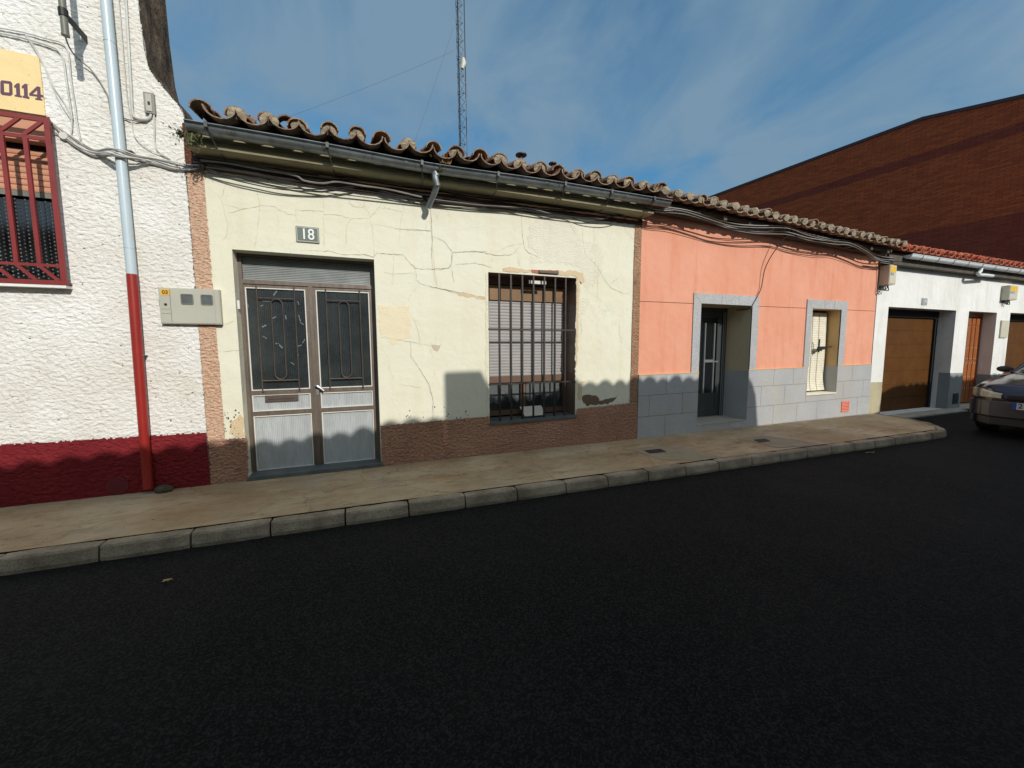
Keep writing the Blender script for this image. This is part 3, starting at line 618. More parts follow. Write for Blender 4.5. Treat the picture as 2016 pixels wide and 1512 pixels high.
crack([[Z9(*p) for p in l] for l in (((685, 118), (900, 125), (1010, 150), (1150, 150), (1205, 168), (1235, 135), (1310, 145), (1415, 150), (1500, 245), (1690, 258), (1755, 235), (1765, 200), (1762, 135)), ((1775, 130), (1900, 125), (2010, 130)), ((1500, 245), (1515, 330), (1540, 355), (1660, 385), (1800, 415), (1900, 430), (2000, 460)), ((1762, 240), (1765, 300), (1778, 345)), ((1470, 760), (1470, 870), (1540, 970), (1600, 1065), (1625, 1170), (1630, 1310)))]
      + [[ZE(*p) for p in l] for l in (((848, 600), (850, 740), (870, 860), (900, 890), (985, 925)), ((345, 885), (440, 880), (560, 885), (650, 905), (760, 905), (800, 880), (850, 820)), ((195, 768), (270, 800), (320, 860), (338, 885), (330, 960)), ((180, 560), (188, 760), (186, 930)), ((5, 720), (90, 722), (185, 727)))]
      + [[ZW(*p) for p in l] for l in (((1105, 100), (1150, 150), (1200, 240), (1250, 300), (1330, 335), (1370, 340)), ((1240, 275), (1290, 235)), ((10, 290), (120, 310), (220, 345)), ((180, 55), (170, 130), (150, 165), (0, 172)), ((1395, 185), (1385, 205)), ((200, 140), (330, 130), (440, 160)), ((1035, 500), (1050, 590), (1030, 640)))], 'crack_dark', .0021)
crack([[Z4(*p) for p in l] for l in (((230, 735), (330, 810), (345, 870), (380, 1000), (380, 1090), (340, 1140)), ((375, 690), (340, 800)), ((350, 860), (500, 900), (630, 870), (740, 880), (840, 940), (900, 945)), ((380, 935), (520, 890)), ((605, 740), (628, 870), (605, 1100)), ((1108, 770), (1112, 915), (900, 905), (900, 950), (920, 1010)), ((1112, 915), (1118, 1160)), ((1315, 780), (1310, 850), (1345, 880), (1425, 880), (1432, 760)), ((1432, 880), (1470, 960), (1540, 880), (1575, 800)), ((1470, 965), (1330, 970), (1290, 1030), (1280, 1150)), ((1330, 970), (1200, 940), (1115, 940)), ((1470, 965), (1490, 1080), (1490, 1160)), ((1730, 850), (1700, 1010), (1690, 1160)), ((1490, 1010), (1700, 1050), (1935, 1060)), ((1925, 900), (1945, 1150)), ((1540, 885), (1710, 915)), ((1755, 1040), (1755, 1055)))]
      + [[Z9(*p) for p in l] for l in (((95, 650), (160, 640), (215, 620)), ((105, 830), (180, 832), (262, 830)), ((380, 15), (365, 95)), ((1260, 265), (1340, 285), (1500, 280)), ((1350, 160), (1345, 360)), ((1620, 20), (1625, 250), (1660, 385)), ((1530, 360), (1480, 420), (1450, 480)), ((1465, 560), (1500, 620), (1525, 700), (1540, 800)), ((1300, 740), (1480, 768), (1620, 795)), ((1640, 970), (1640, 1000)), ((1630, 1050), (1625, 1065)), ((1420, 1075), (1480, 1080), (1540, 1090)), ((860, 20), (855, 110)), ((1015, 10), (1010, 90)), ((1208, 60), (1215, 160)))]
      + [[ZE(*p) for p in l] for l in (((1290, 680), (1300, 830), (1325, 930)), ((1375, 690), (1385, 780), (1360, 880)), ((1590, 680), (1620, 740), (1665, 790)), ((1180, 640), (1240, 745)), ((275, 545), (215, 640)), ((285, 550), (325, 625)), ((830, 930), (825, 970)), ((660, 880), (740, 840), (850, 820)))]
      + [[ZW(*p) for p in l] for l in (((1300, 520), (1305, 610), (1320, 670)), ((620, 80), (630, 150)), ((700, 90), (705, 130), (690, 160)), ((440, 90), (445, 120)), ((40, 0), (50, 140), (70, 290)), ((1160, 120), (1155, 380), (1140, 390)), ((0, 935), (30, 1000), (45, 1080), (40, 1185)))], 'crack_pale', .0017)
sp = MB(); rr = random.Random(21)
for k in range(46):
    p = Z9(rr.uniform(135, 260), rr.uniform(1250, 1440)) if k < 26 else Z9(rr.choice((1460, 1720, 1815, 1870, 1480, 1640, 1575)) + rr.uniform(-20, 20), rr.uniform(1225, 1330))
    s_ = rr.uniform(.004, .011); sp.slab([(p[0]+s_*math.cos(a)*rr.uniform(.6, 1.1), p[1]+s_*1.3*math.sin(a)*rr.uniform(.6, 1.1)) for a in (0, 1.2, 2.4, 3.6, 5)], (), -.0042, .003)
link('paint_chips', sp, 'peeled_dark', H)
# --- double door
DY = .20
fr = MB(); x0, x1, z0, z1 = DO
fr.box(x0, x0+.036, DY-.03, DY+.03, z0, z1); fr.box(x1-.036, x1, DY-.03, DY+.03, z0, z1); fr.box(x0+.036, x1-.036, DY-.03, DY+.03, z1-.028, z1); fr.box(x0+.036, x1-.036, DY-.035, DY+.03, 2.288, 2.334)
DR = link('front_door', fr, 'door_aluminium', H)
tr = MB(); zz0, zz1 = 2.334, z1-.028; n = 13
for k in range(n):
    a = zz0+(zz1-zz0)*k/n; b = zz0+(zz1-zz0)*(k+1)/n
    tr.quad((x0+.036, DY+.01, a), (x1-.036, DY+.01, a), (x1-.036, DY+.003, a+.004), (x0+.036, DY+.003, a+.004)); tr.quad((x0+.036, DY+.003, a+.004), (x1-.036, DY+.003, a+.004), (x1-.036, DY+.01, b), (x0+.036, DY+.01, b))
link('transom_panel', tr, 'transom_grey', DR)
def ribbed(name, xa, xb, za, zb, mat, parent, y=DY, p=.0185, amp=.004):
    b = MB(); n_ = max(4, int((xb-xa)/p)); n_ *= 2; prev = None
    for k in range(n_+1):
        x = xa+(xb-xa)*k/n_; yy = y-(amp if k % 2 else 0)
        if prev: b.quad((prev[0], prev[1], za), (x, yy, za), (x, yy, zb), (prev[0], prev[1], zb))
        prev = (x, yy)
    return link(name, b, mat, parent)
def bead(xa, xb, za, zb, parent, y=DY-.016, t_=.013):
    b = MB(); b.box(xa, xb, y-.005, y+.014, za, za+t_); b.box(xa, xb, y-.005, y+.014, zb-t_, zb); b.box(xa, xa+t_, y-.005, y+.014, za+t_, zb-t_); b.box(xb-t_, xb, y-.005, y+.014, za+t_, zb-t_)
    return link('glazing_bead', b, 'white_bead', parent)
for leaf, (a, b) in enumerate(((-1.178, -.517), (-.511, .158))):
    lf = MB(); gl = [(-1.166, -.567), (-.463, .130)][leaf]; xa, xb = a, b; ga, gb = gl
    zs = [(.155, .803), (.852, 1.043), (1.092, 2.253)]
    lf.box(xa, ga+.002, DY-.022, DY+.02, .14, 2.287); lf.box(gb-.002, xb, DY-.022, DY+.02, .14, 2.287)
    for u, v in ((.14, .157), (.801, .854), (1.041, 1.094), (2.251, 2.287)): lf.box(ga+.002, gb-.002, DY-.021, DY+.02, u, v)
    if leaf == 0: lf.box(-.534, -.494, DY-.034, DY-.0225, .14, 2.287)
    LF = link('door_leaf', lf, 'door_aluminium', DR)
    for k, (u, v) in enumerate(zs):
        ribbed('ribbed_glass' if k == 2 else 'ribbed_panel', ga, gb, u, v, 'ribbed_dark_glass' if k == 2 else 'ribbed_pale_panel', DR); bead(ga, gb, u, v, DR)
    g = MB(); gy_ = DY-.038; cx = (ga+gb)/2; va, vb = cx-.186, cx+.186; cx += .004
    for v in (va, vb): g.tube([(v, gy_, 1.075), (v, gy_, 2.27)], .0075, 6)
    for z in (1.205, 2.135): g.tube([(va, gy_, z), (vb, gy_, z)], .0075, 6)
    oval = [(cx+.057*math.cos(q), gy_, (2.072 if math.sin(q) >= 0 else 1.275)+.057*math.sin(q)) for q in [2*math.pi*(k+.5)/24 for k in range(24)]]
    oval.append(oval[0]); g.tube(oval, .0065, 6, cap=False); link('door_grille', g, 'iron_brown', DR)
ls = MB(); ls.box(-1.038, -.70, DY-.024, DY-.004, .958, 1.035); ls.box(-1.0, -.735, DY-.032, DY-.022, .990, 1.018); link('letter_slot', ls, 'iron_brown', DR, label='brown metal letter slot in the left leaf')
hd = MB(); hd.tube(spline([(-.500, DY-.03, 1.125), (-.500, DY-.075, 1.13), (-.475, DY-.082, 1.12), (-.42, DY-.08, 1.07)], 5), .011, 8); link('door_handle', hd, 'alu_bright', DR, True)
kh = MB(); kh.tube([(-.492, DY-.035, 1.065), (-.492, DY-.04, 1.065)], .017, 12); kh.box(-.505, -.479, DY-.038, DY-.033, 1.015, 1.085); kh.box(-.497, -.487, DY-.044, DY-.037, 1.022, 1.05); link('lock_plate', kh, 'alu_bright', DR)
tp = MB(); rr = random.Random(8); ZD = lambda x, y: xz(440+x/2.853, 430+y/2.853, DY-.008)
for (x, y, l_, w_, a) in ((290, 420, 34, 9, -55), (285, 557, 22, 9, -30), (350, 555, 24, 9, 80), (228, 605, 26, 12, -30), (240, 465, 40, 5, 0), (420, 475, 24, 6, 70), (427, 560, 40, 7, 78), (440, 590, 24, 7, 40), (318, 715, 40, 11, 50), (450, 690, 30, 6, -60), (428, 715, 24, 8, -20), (388, 815, 26, 7, 40), (232, 668, 26, 7, 35), (302, 705, 22, 8, 20), (660, 805, 6, 24, 5), (420, 765, 10, 5, 60), (138, 490, 20, 5, 80), (215, 490, 16, 8, -30)):
    c_ = ZD(x, y); a = math.radians(-a); l_ /= 2.853*150*2.6; w_ /= 2.853*150*3; ca, sa = math.cos(a), math.sin(a)
    q = [(c_[0]+u*l_*ca-v*w_*sa, DY-.0065, c_[1]+u*l_*sa+v*w_*ca) for u, v in ((-1, -1), (0, -.7), (1, -1), (1.1, 0), (.9, 1), (-.1, .8), (-1, 1))]; tp.quad(*q)
link('tape_residue', tp, 'tape', DR)
th_ = MB(); th_.slab([(-1.225, .118), (.205, .118), (.2, .16), (-1.2, .16)], (), -.05, .19); th_.quad((-1.2, -.05, .16), (.2, -.05, .16), (.2, .19, .165), (-1.2, .19, .165)); link('threshold', th_, 'slate_sill', H)
db = MB(); p = at(455, 600, .08); db.box(-1.2152, -1.195, .06, .085, 2.0, 2.09); link('door_bell', db, 'white_pvc', H)
# --- barred window
wx0, wx1, wz0, wz1 = WO; WY = .30
wf = MB(); wf.box(wx0, wx0+.035, WY-.02, WY+.04, wz0+.03, wz1); wf.box(wx1-.045, wx1, WY-.02, WY+.04, wz0+.03, wz1); wf.box(wx0+.035, wx1-.045, WY-.02, WY+.04, wz1-.10, wz1); wf.box(wx0+.035, wx1-.045, WY, WY+.04, wz0+.03, wz0+.10)
cxw = (wx0+wx1)/2-.03; wf.box(cxw-.04, cxw+.04, WY+.035, WY+.07, wz0+.1, 1.16)
WN = link('window', wf, 'shutter_brown', H)
jb = MB(); jb.quad((wx1-.002, .0, wz0), (wx1-.002, .34, wz0), (wx1-.002, .34, wz1), (wx1-.002, .0, wz1)); link('tiled_jamb', jb, 'tile_jamb', WN)
jl = MB()
for z in (1.18, 1.82, 2.1): jl.box(wx1-.0045, wx1-.002, .01, .3, z, z+.005)
link('jamb_joint', jl, 'iron_dark', WN)
jt = MB(); jt.box(wx0, wx1, .002, .33, wz1-.003, wz1+.01); link('lintel_board', jt, 'shutter_brown', WN)
bx = MB(); bx.box(wx0+.035, wx1-.045, WY-.015, WY+.03, 2.245, 2.44); bx.box(wx0+.035, wx1-.045, WY-.02, WY-.01, 2.235, 2.247); link('shutter_box', bx, 'shutter_box_ochre', WN)
def slats(name, xa, xb, za, zb, y, pitch, mat, parent, amp=.007, bow=None):
    b = MB(); n_ = int(round((zb-za)/pitch)); p_ = (zb-za)/n_
    for k in range(n_):
        z = za+k*p_; prof_ = [(0, .0), (-amp*.75, .12), (-amp, .45), (-amp*.8, .8), (0, .9), (.001, 1.0)]
        for (a, u), (c_, v) in zip(prof_, prof_[1:]):
            yy = y+(bow(z) if bow else 0); b.quad((xa, yy+a, z+u*p_), (xb, yy+a, z+u*p_), (xb, yy+c_, z+v*p_), (xa, yy+c_, z+v*p_))
    return link(name, b, mat, parent)
slats('roller_shutter', wx0+.035, wx1-.045, 1.155, 2.235, WY+.012, .0425, 'shutter_grey', WN)
bb = MB(); bb.box(wx0+.035, wx1-.045, WY-.002, WY+.02, 1.065, 1.155); link('shutter_bottom_rail', bb, 'shutter_brown', WN)
pn = MB(); pn.box(wx0+.035, wx1-.045, WY+.05, WY+.055, wz0+.10, 1.16); link('window_pane', pn, 'window_glass', WN)
cu_ = MB()
for a, b in ((wx0+.05, cxw-.05), (cxw+.05, wx1-.06)):
    k = 0; prev = None
    for j in range(25):
        x = a+(b-a)*j/24; y = WY+.075+.01*math.sin(j*1.7); zb_ = .82+.05*noise.noise(Vector((x*9, 1, 2)))
        if prev: cu_.quad((prev[0], prev[1], prev[2]), (x, y, zb_), (x, y, 1.16), (prev[0], prev[1], 1.16))
        prev = (x, y, zb_)
cf = MB(); 
for a, b in ((wx0+.06, cxw-.055), (cxw+.055, wx1-.065)):
    cf.quad((a, WY+.047, .80), (b, WY+.047, .80), (b, WY+.047, 1.10), (a, WY+.047, 1.10))
lb = MB(); r_ = random.Random(4)
for a, b in ((wx0+.06, cxw-.055), (cxw+.055, wx1-.065)):      # old whitewash scraped on the panes
    pts = [(a, 1.13), (a, .80)]+[(a+(b-a)*k/14, .80+r_.uniform(-.06, .09)) for k in range(1, 14)]+[(b, .80), (b, 1.13)]; lb.slab(jag(pts, .02, .008), (), WY+.0475, WY+.05, rim=False)
link('whitewashed_film', lb, 'meter_window', WN)
sl = MB(); sl.slab([(wx0-.01, wz0-.035), (wx1+.005, wz0-.02), (wx1+.005, wz0+.015), (wx0-.01, wz0)], (), -.045, WY+.02); link('window_sill', sl, 'slate_sill', WN)
gb = MB()
for k in range(7):
    x = 1.762+k*.1672; gb.box(x-.0115, x+.0115, .008, .031, wz0-.0, wz1)
for z in (1.06+.012, 1.813): gb.box(wx0-.01, wx1+.005, -.001, .0075, z-.012, z+.012)
link('window_bars', gb, 'iron_dark', WN)
sq = MB(); sq.box(2.23, 2.49, .085, .09, 2.455, 2.50); link('frame_plate', sq, 'white_bead', WN)
pa = MB(); cpp = [at(840+x/3.436, 480+y/3.436, yy) for x, y, yy in ((655, 1105, .23), (810, 1100, .23), (825, 1152, .03), (666, 1158, .03))]
cpp = [Vector((2.15, .26, .70)), Vector((2.50, .26, .70)), Vector((2.47, .06, .592)), Vector((2.15, .06, .592))]
pa.quad(*cpp[::-1]); pa.quad(*[c_+Vector((0, 0, .004)) for c_ in cpp])
tag(link('cardboard_sheet', pa, 'paper'), 'pale sheet of card lying on the sill behind the window bars', 'cardboard')
# --- hole at the foot of the plinth
ho = MB(); p = at(862, 911, -.024); ho.slab([(p.x+.035*math.cos(a), max(.121, p.z+.032*math.sin(a))) for a in [2*math.pi*k/12 for k in range(12)]], (), -.0262, -.024); link('drain_hole', ho, 'black', H)

# ================================================================== house number 18
def plate(name, label, x0, x1, z0, z1, body, mat, size, sx_=1):
    t_ = thing(name, label, 'number plate', ((x0+x1)/2, -.003, z0)); b = MB(); b.box(x0, x1, -.012, -.003, z0, z1); link('plate', b, mat, t_)
    f = MB(); e = .008
    f.box(x0+.006, x1-.006, -.0145, -.0122, z1-.006-e, z1-.006); f.box(x0+.006, x1-.006, -.0145, -.0122, z0+.006, z0+.006+e); f.box(x0+.006, x0+.006+e, -.0145, -.0122, z0+.015, z1-.015); f.box(x1-.006-e, x1-.006, -.0145, -.0122, z0+.015, z1-.015)
    link('border', f, 'meter_grey', t_); text('digits', body, 'lettering_white', size, (x0+x1)/2, (z0+z1)/2-.002, -.0165, t_, bold=.0012, sx_=sx_); return t_
plate('house_number_sign', 'grey-green plate with white number 18 above the brown double door', -.608, -.379, 2.742, 2.912, '18', 'sign_green', .165, .85)

# ================================================================== WHITE HOUSE (left)
Wt = thing('terraced_house', 'tall white rough stucco house with maroon base, red window bars and sweeping parapet', 'house', (-4.0, 0, .12))
edge = [(-1.557, .1), (-1.557, .70), (-1.556, 2.0), (-1.56, 3.30), (-1.555, 3.60), (-1.535, 3.86), (-1.565, 3.943), (-1.60, 3.99), (-1.644, 4.05), (-1.735, 4.16), (-1.783, 4.253), (-1.806, 4.405), (-1.825, 4.85), (-1.835, 5.6), (-1.84, 7.0), (-9, 7.0), (-9, .1)]
e2 = jag(edge[:14], .035, .004, closed=False, seed=2)+edge[14:]
w1 = MB(); w1.slab(e2, [R(-4.1, -2.535, 2.20, 3.66)], -.004, .20, outer_rim=False)
for a, b in zip(e2[:-3], e2[1:-2]): w1.quad((a[0], -.012, a[1]), (a[0], .02, a[1]), (b[0], .02, b[1]), (b[0], -.012, b[1]))
WLL = link('wall', w1, 'white_stucco', Wt)
relief('thrown_plaster', [(-1.557, .70), (-1.556, 2.0), (-1.56, 3.30), (-1.555, 3.60), (-1.535, 3.86), (-1.565, 3.943), (-1.60, 3.99), (-1.644, 4.05), (-1.735, 4.16), (-1.783, 4.253), (-1.806, 4.405), (-1.825, 4.85), (-1.835, 5.4), (-3.9, 5.4), (-3.9, .71)], 'white_stucco', Wt, -.004, .0085, .034, .0095, 1, skip=((-4.1, -2.535, 2.20, 3.66),), ragged=.006, stretch=1.45)
pm = MB(); pm.slab(R(-9, -3.9, .1, .712), (), -.03, -.01); link('plinth', pm, 'maroon_stucco', Wt); relief('plinth', [(-3.9, .1), (-1.55, .1), (-1.55, .69), (-3.9, .712)], 'maroon_stucco', Wt, -.022, .011, .032, .0095, 21, stretch=1.4)
# weathered stone flank of the parapet, going back over the neighbour's roof
ed = edge[4:15]; b = MB(); offs = [0, .0, .02, .03, .04, .05, .04, .03, .01, 0, 0]
rings = []
for k, (x, z) in enumerate(ed):
    rings.append([(x, -.012, z), (x+.012, .12, z+.02), (x+.008+.012*math.sin(k*2.1), .27, z+.03), (x+.025+.01*math.sin(k*3.3), .42, z+.03), (x+.03, .58, z+.02), (x-.0, .60, 3.5)])
for a, c_ in zip(rings, rings[1:]):
    for j in range(5): b.quad(a[j], a[j+1], c_[j+1], c_[j])
link('parapet_flank', b, 'old_stone', Wt)
b = MB(); b.box(-9, -1.58, .62, 7.2, 0, 3.6); b.slab(e2, (), .60, .605, rim=False); link('rear_wall', b, 'white_paint', Wt)
b = MB(); b.slab([(-4.1, 3.665), (-2.556, 3.665), (-2.556, 4.155), (-2.62, 4.16), (-4.1, 4.18)], (), -.02, -.01); PP = link('painted_panel', b, 'panel_paint', Wt)
# painted figures 0114, slab-serif strokes built on the panel
def strokes(name, items, mat, parent, y):
    b = MB()
    for it in items: b.slab([(p[0], p[1]) for p in it], (), y, y+.002)
    return link(name, b, mat, parent)
ZP = lambda x, y: xz(x/4.8, y/4.8, -.022)
def ring(o, i):
    b = MB(); b.slab([ZP(*p) for p in o], [[ZP(*p) for p in i]], -.0225, -.02); return b
r0 = ring(((15, 758), (100, 768), (115, 785), (118, 890), (100, 905), (20, 896), (3, 880), (3, 772)), ((35, 785), (85, 792), (88, 875), (38, 870)))
for pts in (((133, 808), (165, 785), (185, 788), (190, 900), (205, 905), (208, 922), (140, 910), (138, 895), (155, 895), (150, 825), (135, 830)),
            ((205, 815), (235, 790), (258, 795), (262, 910), (275, 915), (278, 935), (215, 922), (213, 905), (228, 905), (224, 832), (207, 835))):
    r0.slab([ZP(*p) for p in pts], (), -.0225, -.02)
r0.slab([ZP(*p) for p in ((275, 885), (350, 815), (380, 822), (383, 890), (408, 900), (410, 920), (385, 918), (386, 932), (400, 938), (400, 950), (335, 942), (333, 925), (350, 928), (350, 912), (278, 903))], [[ZP(*p) for p in ((308, 888), (350, 850), (352, 893))]], -.0225, -.02)
link('painted_digits', r0, 'lettering_purple', PP)
# red barred window
wy = .14
wf = MB(); wf.box(-4.1, -2.535, wy, wy+.06, 3.40, 3.66); WW = link('window', wf, 'interior_dark', Wt)
b = MB(); b.box(-4.1, -2.535, .03, .13, 3.45, 3.66); link('shutter_box', b, 'shutter_pink', WW)
slats('roller_shutter', -4.1, -2.535, 3.03, 3.41, wy, .052, 'shutter_pink', WW, .01)
b = MB(); b.box(-4.1, -2.535, wy-.01, wy+.01, 2.985, 3.03); link('shutter_bottom_rail', b, 'meter_grey_dark', WW)
b = MB(); b.box(-4.1, -2.535, wy+.05, wy+.06, 2.2, 3.0); link('window_pane', b, 'glass_dark', WW)
b = MB()
for i in range(34):
    x = -3.70+i*.0345
    for j in range(21):
        z = 2.245+j*.0345+(.017 if i % 2 else 0)
        if z > 2.97: continue
        r_ = .0085; v = [b.av((x+a*r_, wy-.01+c_*r_, z+d*r_)) for a, c_, d in ((1, 0, 0), (-1, 0, 0), (0, 1, 0), (0, -1, 0), (0, 0, 1), (0, 0, -1))]
        for f in ((0, 3, 4), (3, 1, 4), (1, 2, 4), (2, 0, 4), (3, 0, 5), (1, 3, 5), (2, 1, 5), (0, 2, 5)): b.f.append([v[k] for k in f])
link('bead_curtain', b, 'alu_bright', WW, True)
b = MB(); gy0, gy1 = -.105, -.085
b.box(-4.1, -2.49, gy0, gy1, 3.575, 3.61); b.box(-4.1, -2.49, gy0, gy1, 2.16, 2.20); b.box(-2.53, -2.492, gy0-.001, gy1+.001, 2.2, 3.575)
b.box(-4.1, -2.53, gy0+.002, gy1-.002, 3.415, 3.445); b.box(-4.1, -2.53, gy0+.002, gy1-.002, 2.32, 2.345)
for k in range(9):
    x = -2.663-k*.150; b.box(x-.015, x+.015, gy0, gy1, 2.345, 3.415)
    ax = Vector((.135, 0, .14)); ln = ax.length; ax.normalize(); b.obox(Vector((x+.055, (gy0+gy1)/2, 3.51)), ax, Vector((0, 1, 0)), ax.cross(Vector((0, 1, 0))), ln, .018, .026)
    ax = Vector((.12, 0, -.13)); ln = ax.length; ax.normalize(); b.obox(Vector((x+.055, (gy0+gy1)/2, 2.262)), ax, Vector((0, 1, 0)), ax.cross(Vector((0, 1, 0))), ln, .018, .026)
for z in (2.17, 3.585): b.box(-2.52, -2.50, gy1, -.0, z, z+.02)
link('window_bars', b, 'red_iron', WW)
b = MB(); b.box(-4.1, -2.50, -.10, .19, 2.135, 2.158); link('window_sill', b, 'white_paint', WW)
# drainpipe, white above and red below
def pp(py, x0_, x1_): c_ = at((x0_+x1_)/2, py, -.09); return c_
pt, pj, pbm = at(208.5, 5, -.085), at(259.5, 540, -.085), at(292, 962, -.085)
dp = MB(); up = pt+(pt-pj)*.6; dp.tube([pj, pt, up], .040, 16)
for q in (.30, .99): p = pj.lerp(pt, q); 
dj = pj.lerp(pt, .10); dp.tube([dj, dj+Vector((0, 0, .004))], .0425, 16)
dj = pj.lerp(pt, .86); dp.tube([dj, dj+Vector((0, 0, .004))], .0425, 16)
DPp = link('drainpipe', dp, 'pipe_blue_white', Wt, True)
b = MB(); b.tube([pbm, pj], .0415, 16); link('lower_pipe', b, 'pipe_red', DPp, True, label='lower pipe length painted red')
b = MB(); c_ = at(690/3.436*1+0, 180+60, -.04); 
for py_ in (300, 700): q = at(250 if py_ == 300 else 273, py_, -.04); b.box(q.x-.01, q.x+.06, -.1, -.012, q.z-.004, q.z+.004)
link('pipe_clip', b, 'galvanised', DPp)
# round maroon grille near the foot
b = MB(); c_ = at(232, 957, -.032); cr0 = [(c_.x+.085*math.cos(q), c_.z+.005+.085*math.sin(q)) for q in [2*math.pi*k/24 for k in range(24)]]; cr1 = [(c_.x+.072*math.cos(q), c_.z+.005+.072*math.sin(q)) for q in [2*math.pi*k/24 for k in range(24)]]
b.slab(cr0, [cr1], -.036, -.03); b.slab(cr1, (), -.0315, -.03)
for k in range(7):
    z = c_.z+.005+(-.054+k*.018); hw = math.sqrt(max(0, .072**2-(z-c_.z-.005)**2)); b.box(c_.x-hw, c_.x+hw, -.036, -.0317, z-.004, z+.004)
tag(link('vent_grille', b, 'maroon_metal'), 'round maroon slotted vent low on the maroon base', 'vent')
# mast foot on its bracket
mt = thing('antenna_mast', 'grey pole end held off the white wall by a black angle bracket', 'pole', (at(173, 80).x, 0, 4.2))
A = at(173, 80); a1 = A+Vector((0, -.32, 0)); b = MB(); b.tube([a1+Vector((0, -.0, -.17)), a1+Vector((0, 0, 1.6))], .024, 12); b.tube([a1+Vector((0, 0, -.18)), a1+Vector((0, 0, -.165))], .027, 12); link('pole', b, 'meter_grey_dark', mt, True)
b = MB(); b.box(A.x-.003, A.x+.003, a1.y, -.01, A.z-.03, A.z+.03); b.box(A.x-.03, A.x+.003, a1.y, -.01, A.z+.025, A.z+.031); b.tube([a1+Vector((0, 0, -.03)), a1+Vector((0, 0, .03))], .031, 12); link('bracket', b, 'black', mt)
# small telephone junction box
jbx = thing('junction_box', 'small grey telephone junction box on the white wall near the parapet curve', 'junction box', (-1.79, -.012, 3.82)); b = MB(); b.box(-1.832, -1.752, -.045, -.012, 3.825, 4.012); link('case', b, 'cable_grey', jbx); b = MB(); b.box(-1.815, -1.77, -.052, -.0452, 3.84, 3.995); link('lid', b, 'meter_grey', jbx); b = MB(); b.box(-1.80, -1.782, -.055, -.0522, 3.895, 3.925); link('latch', b, 'black', jbx)
b = MB(); c_ = at(126, 268, -.03); b.tube([(c_.x, -.012, c_.z), (c_.x, -.035, c_.z), (c_.x, -.045, c_.z)], [.036, .036, .03], 16); tag(link('cable_rosette', b, 'cable_white', smooth=True), 'round white painted cable box beside the red window', 'junction box')

# ================================================================== electricity meter cabinet between the two houses
mc = thing('meter_cabinet', 'wide grey twin meter cabinet with two dark windows beside the brown door', 'meter cabinet', (-1.6, 0, 1.82))
b = MB(); b.box(-1.842, -1.337, -.058, 0, 1.824, 2.181); link('case', b, 'meter_grey', mc)
b = MB(); b.box(-1.835, -1.385, -.064, -.0585, 1.832, 2.173); link('door', b, 'meter_grey', mc); b = MB(); b.box(-1.379, -1.343, -.063, -.0585, 1.832, 2.173); link('side_rail', b, 'meter_grey', mc)
b = MB(); b.box(-1.752, -1.748, -.0655, -.0642, 1.84, 2.165); b.box(-1.83, -1.755, -.0655, -.0642, 1.925, 1.928); b.box(-1.83, -1.755, -.0655, -.0642, 1.968, 1.971); b.box(-1.852, -1.8425, -.04, -.02, 2.0, 2.06); link('door_moulding', b, 'meter_grey_dark', mc)
for cx in (-1.612, -1.447):
    o_ = [(cx-.052, 2.03), (cx-.042, 2.02), (cx+.042, 2.02), (cx+.052, 2.03), (cx+.052, 2.115), (cx+.042, 2.125), (cx-.042, 2.125), (cx-.052, 2.115)]; i_ = [(cx+(p[0]-cx)*.84, 2.0725+(p[1]-2.0725)*.84) for p in o_]
    b = MB(); b.slab(o_, [i_], -.071, -.0642); V_ = link('meter_window', b, 'meter_grey_dark', mc); b = MB(); b.slab(i_, (), -.0665, -.0645); link('pane', b, 'meter_window', V_)
b = MB(); b.box(-1.822, -1.752, -.0665, -.0643, 2.105, 2.162); ST = link('sticker', b, 'sticker_yellow', mc); text('sticker_text', '03', 'lettering_brown', .05, -1.786, 2.134, -.0685, ST, .001)
b = MB(); b.tube([(-1.79, -.0642, 2.015), (-1.79, -.07, 2.015)], .012, 12); link('lock', b, 'black', mc, True)

# ================================================================== CORAL HOUSE
K = thing('terraced_house', 'low coral pink house with grey granite base and granite door and window surrounds', 'house', (7.0, 0, .12))
KX0, KX1 = 4.055, 10.11; DK = (5.287, 6.475, .23, 2.28); WK = (8.09, 8.965, .636, 2.285)
b = MB(); b.slab([(KX0, 1.1), (DK[0], 1.1), (DK[0], DK[3]), (DK[1], DK[3]), (DK[1], 1.1), (WK[0], 1.1), (WK[0], WK[3]), (WK[1], WK[3]), (WK[1], 1.1), (KX1, 1.1), (KX1, 3.6), (KX0, 3.85)], (), 0, .02, outer_rim=False); link('wall', b, 'coral_paint', K)
shell(K, KX0, KX1, 3.6)
def gran(name, pts, holes=(), yf=-.02, yb=0., parent=K, mat='granite'): b = MB(); b.slab(pts, holes, yf, yb); return link(name, b, mat, parent)
zt = lambda x: 1.125+(x-4.05)*.0085
pl = gran('plinth', [(KX0, .1), (5.265, .1), (5.287, .1), (5.287, 1.135), (KX0, 1.125)], yf=-.022, yb=.02)
gran('plinth', [(6.46, .1), (KX1, .1), (KX1, 1.172), (8.966, 1.165), (8.966, .636), (8.05, .636), (8.05, 1.16), (6.46, 1.15)], yf=-.022, yb=.02)
b = MB()
def jline(x0, z0, x1, z1, y=-.0232, t_=.0035):
    if abs(x1-x0) > abs(z1-z0): b.quad((x0, y, z0-t_), (x1, y, z1-t_), (x1, y, z1+t_), (x0, y, z0+t_))
    else: b.quad((x0-t_, y, z0), (x0+t_, y, z0), (x1+t_, y, z1), (x1-t_, y, z1))
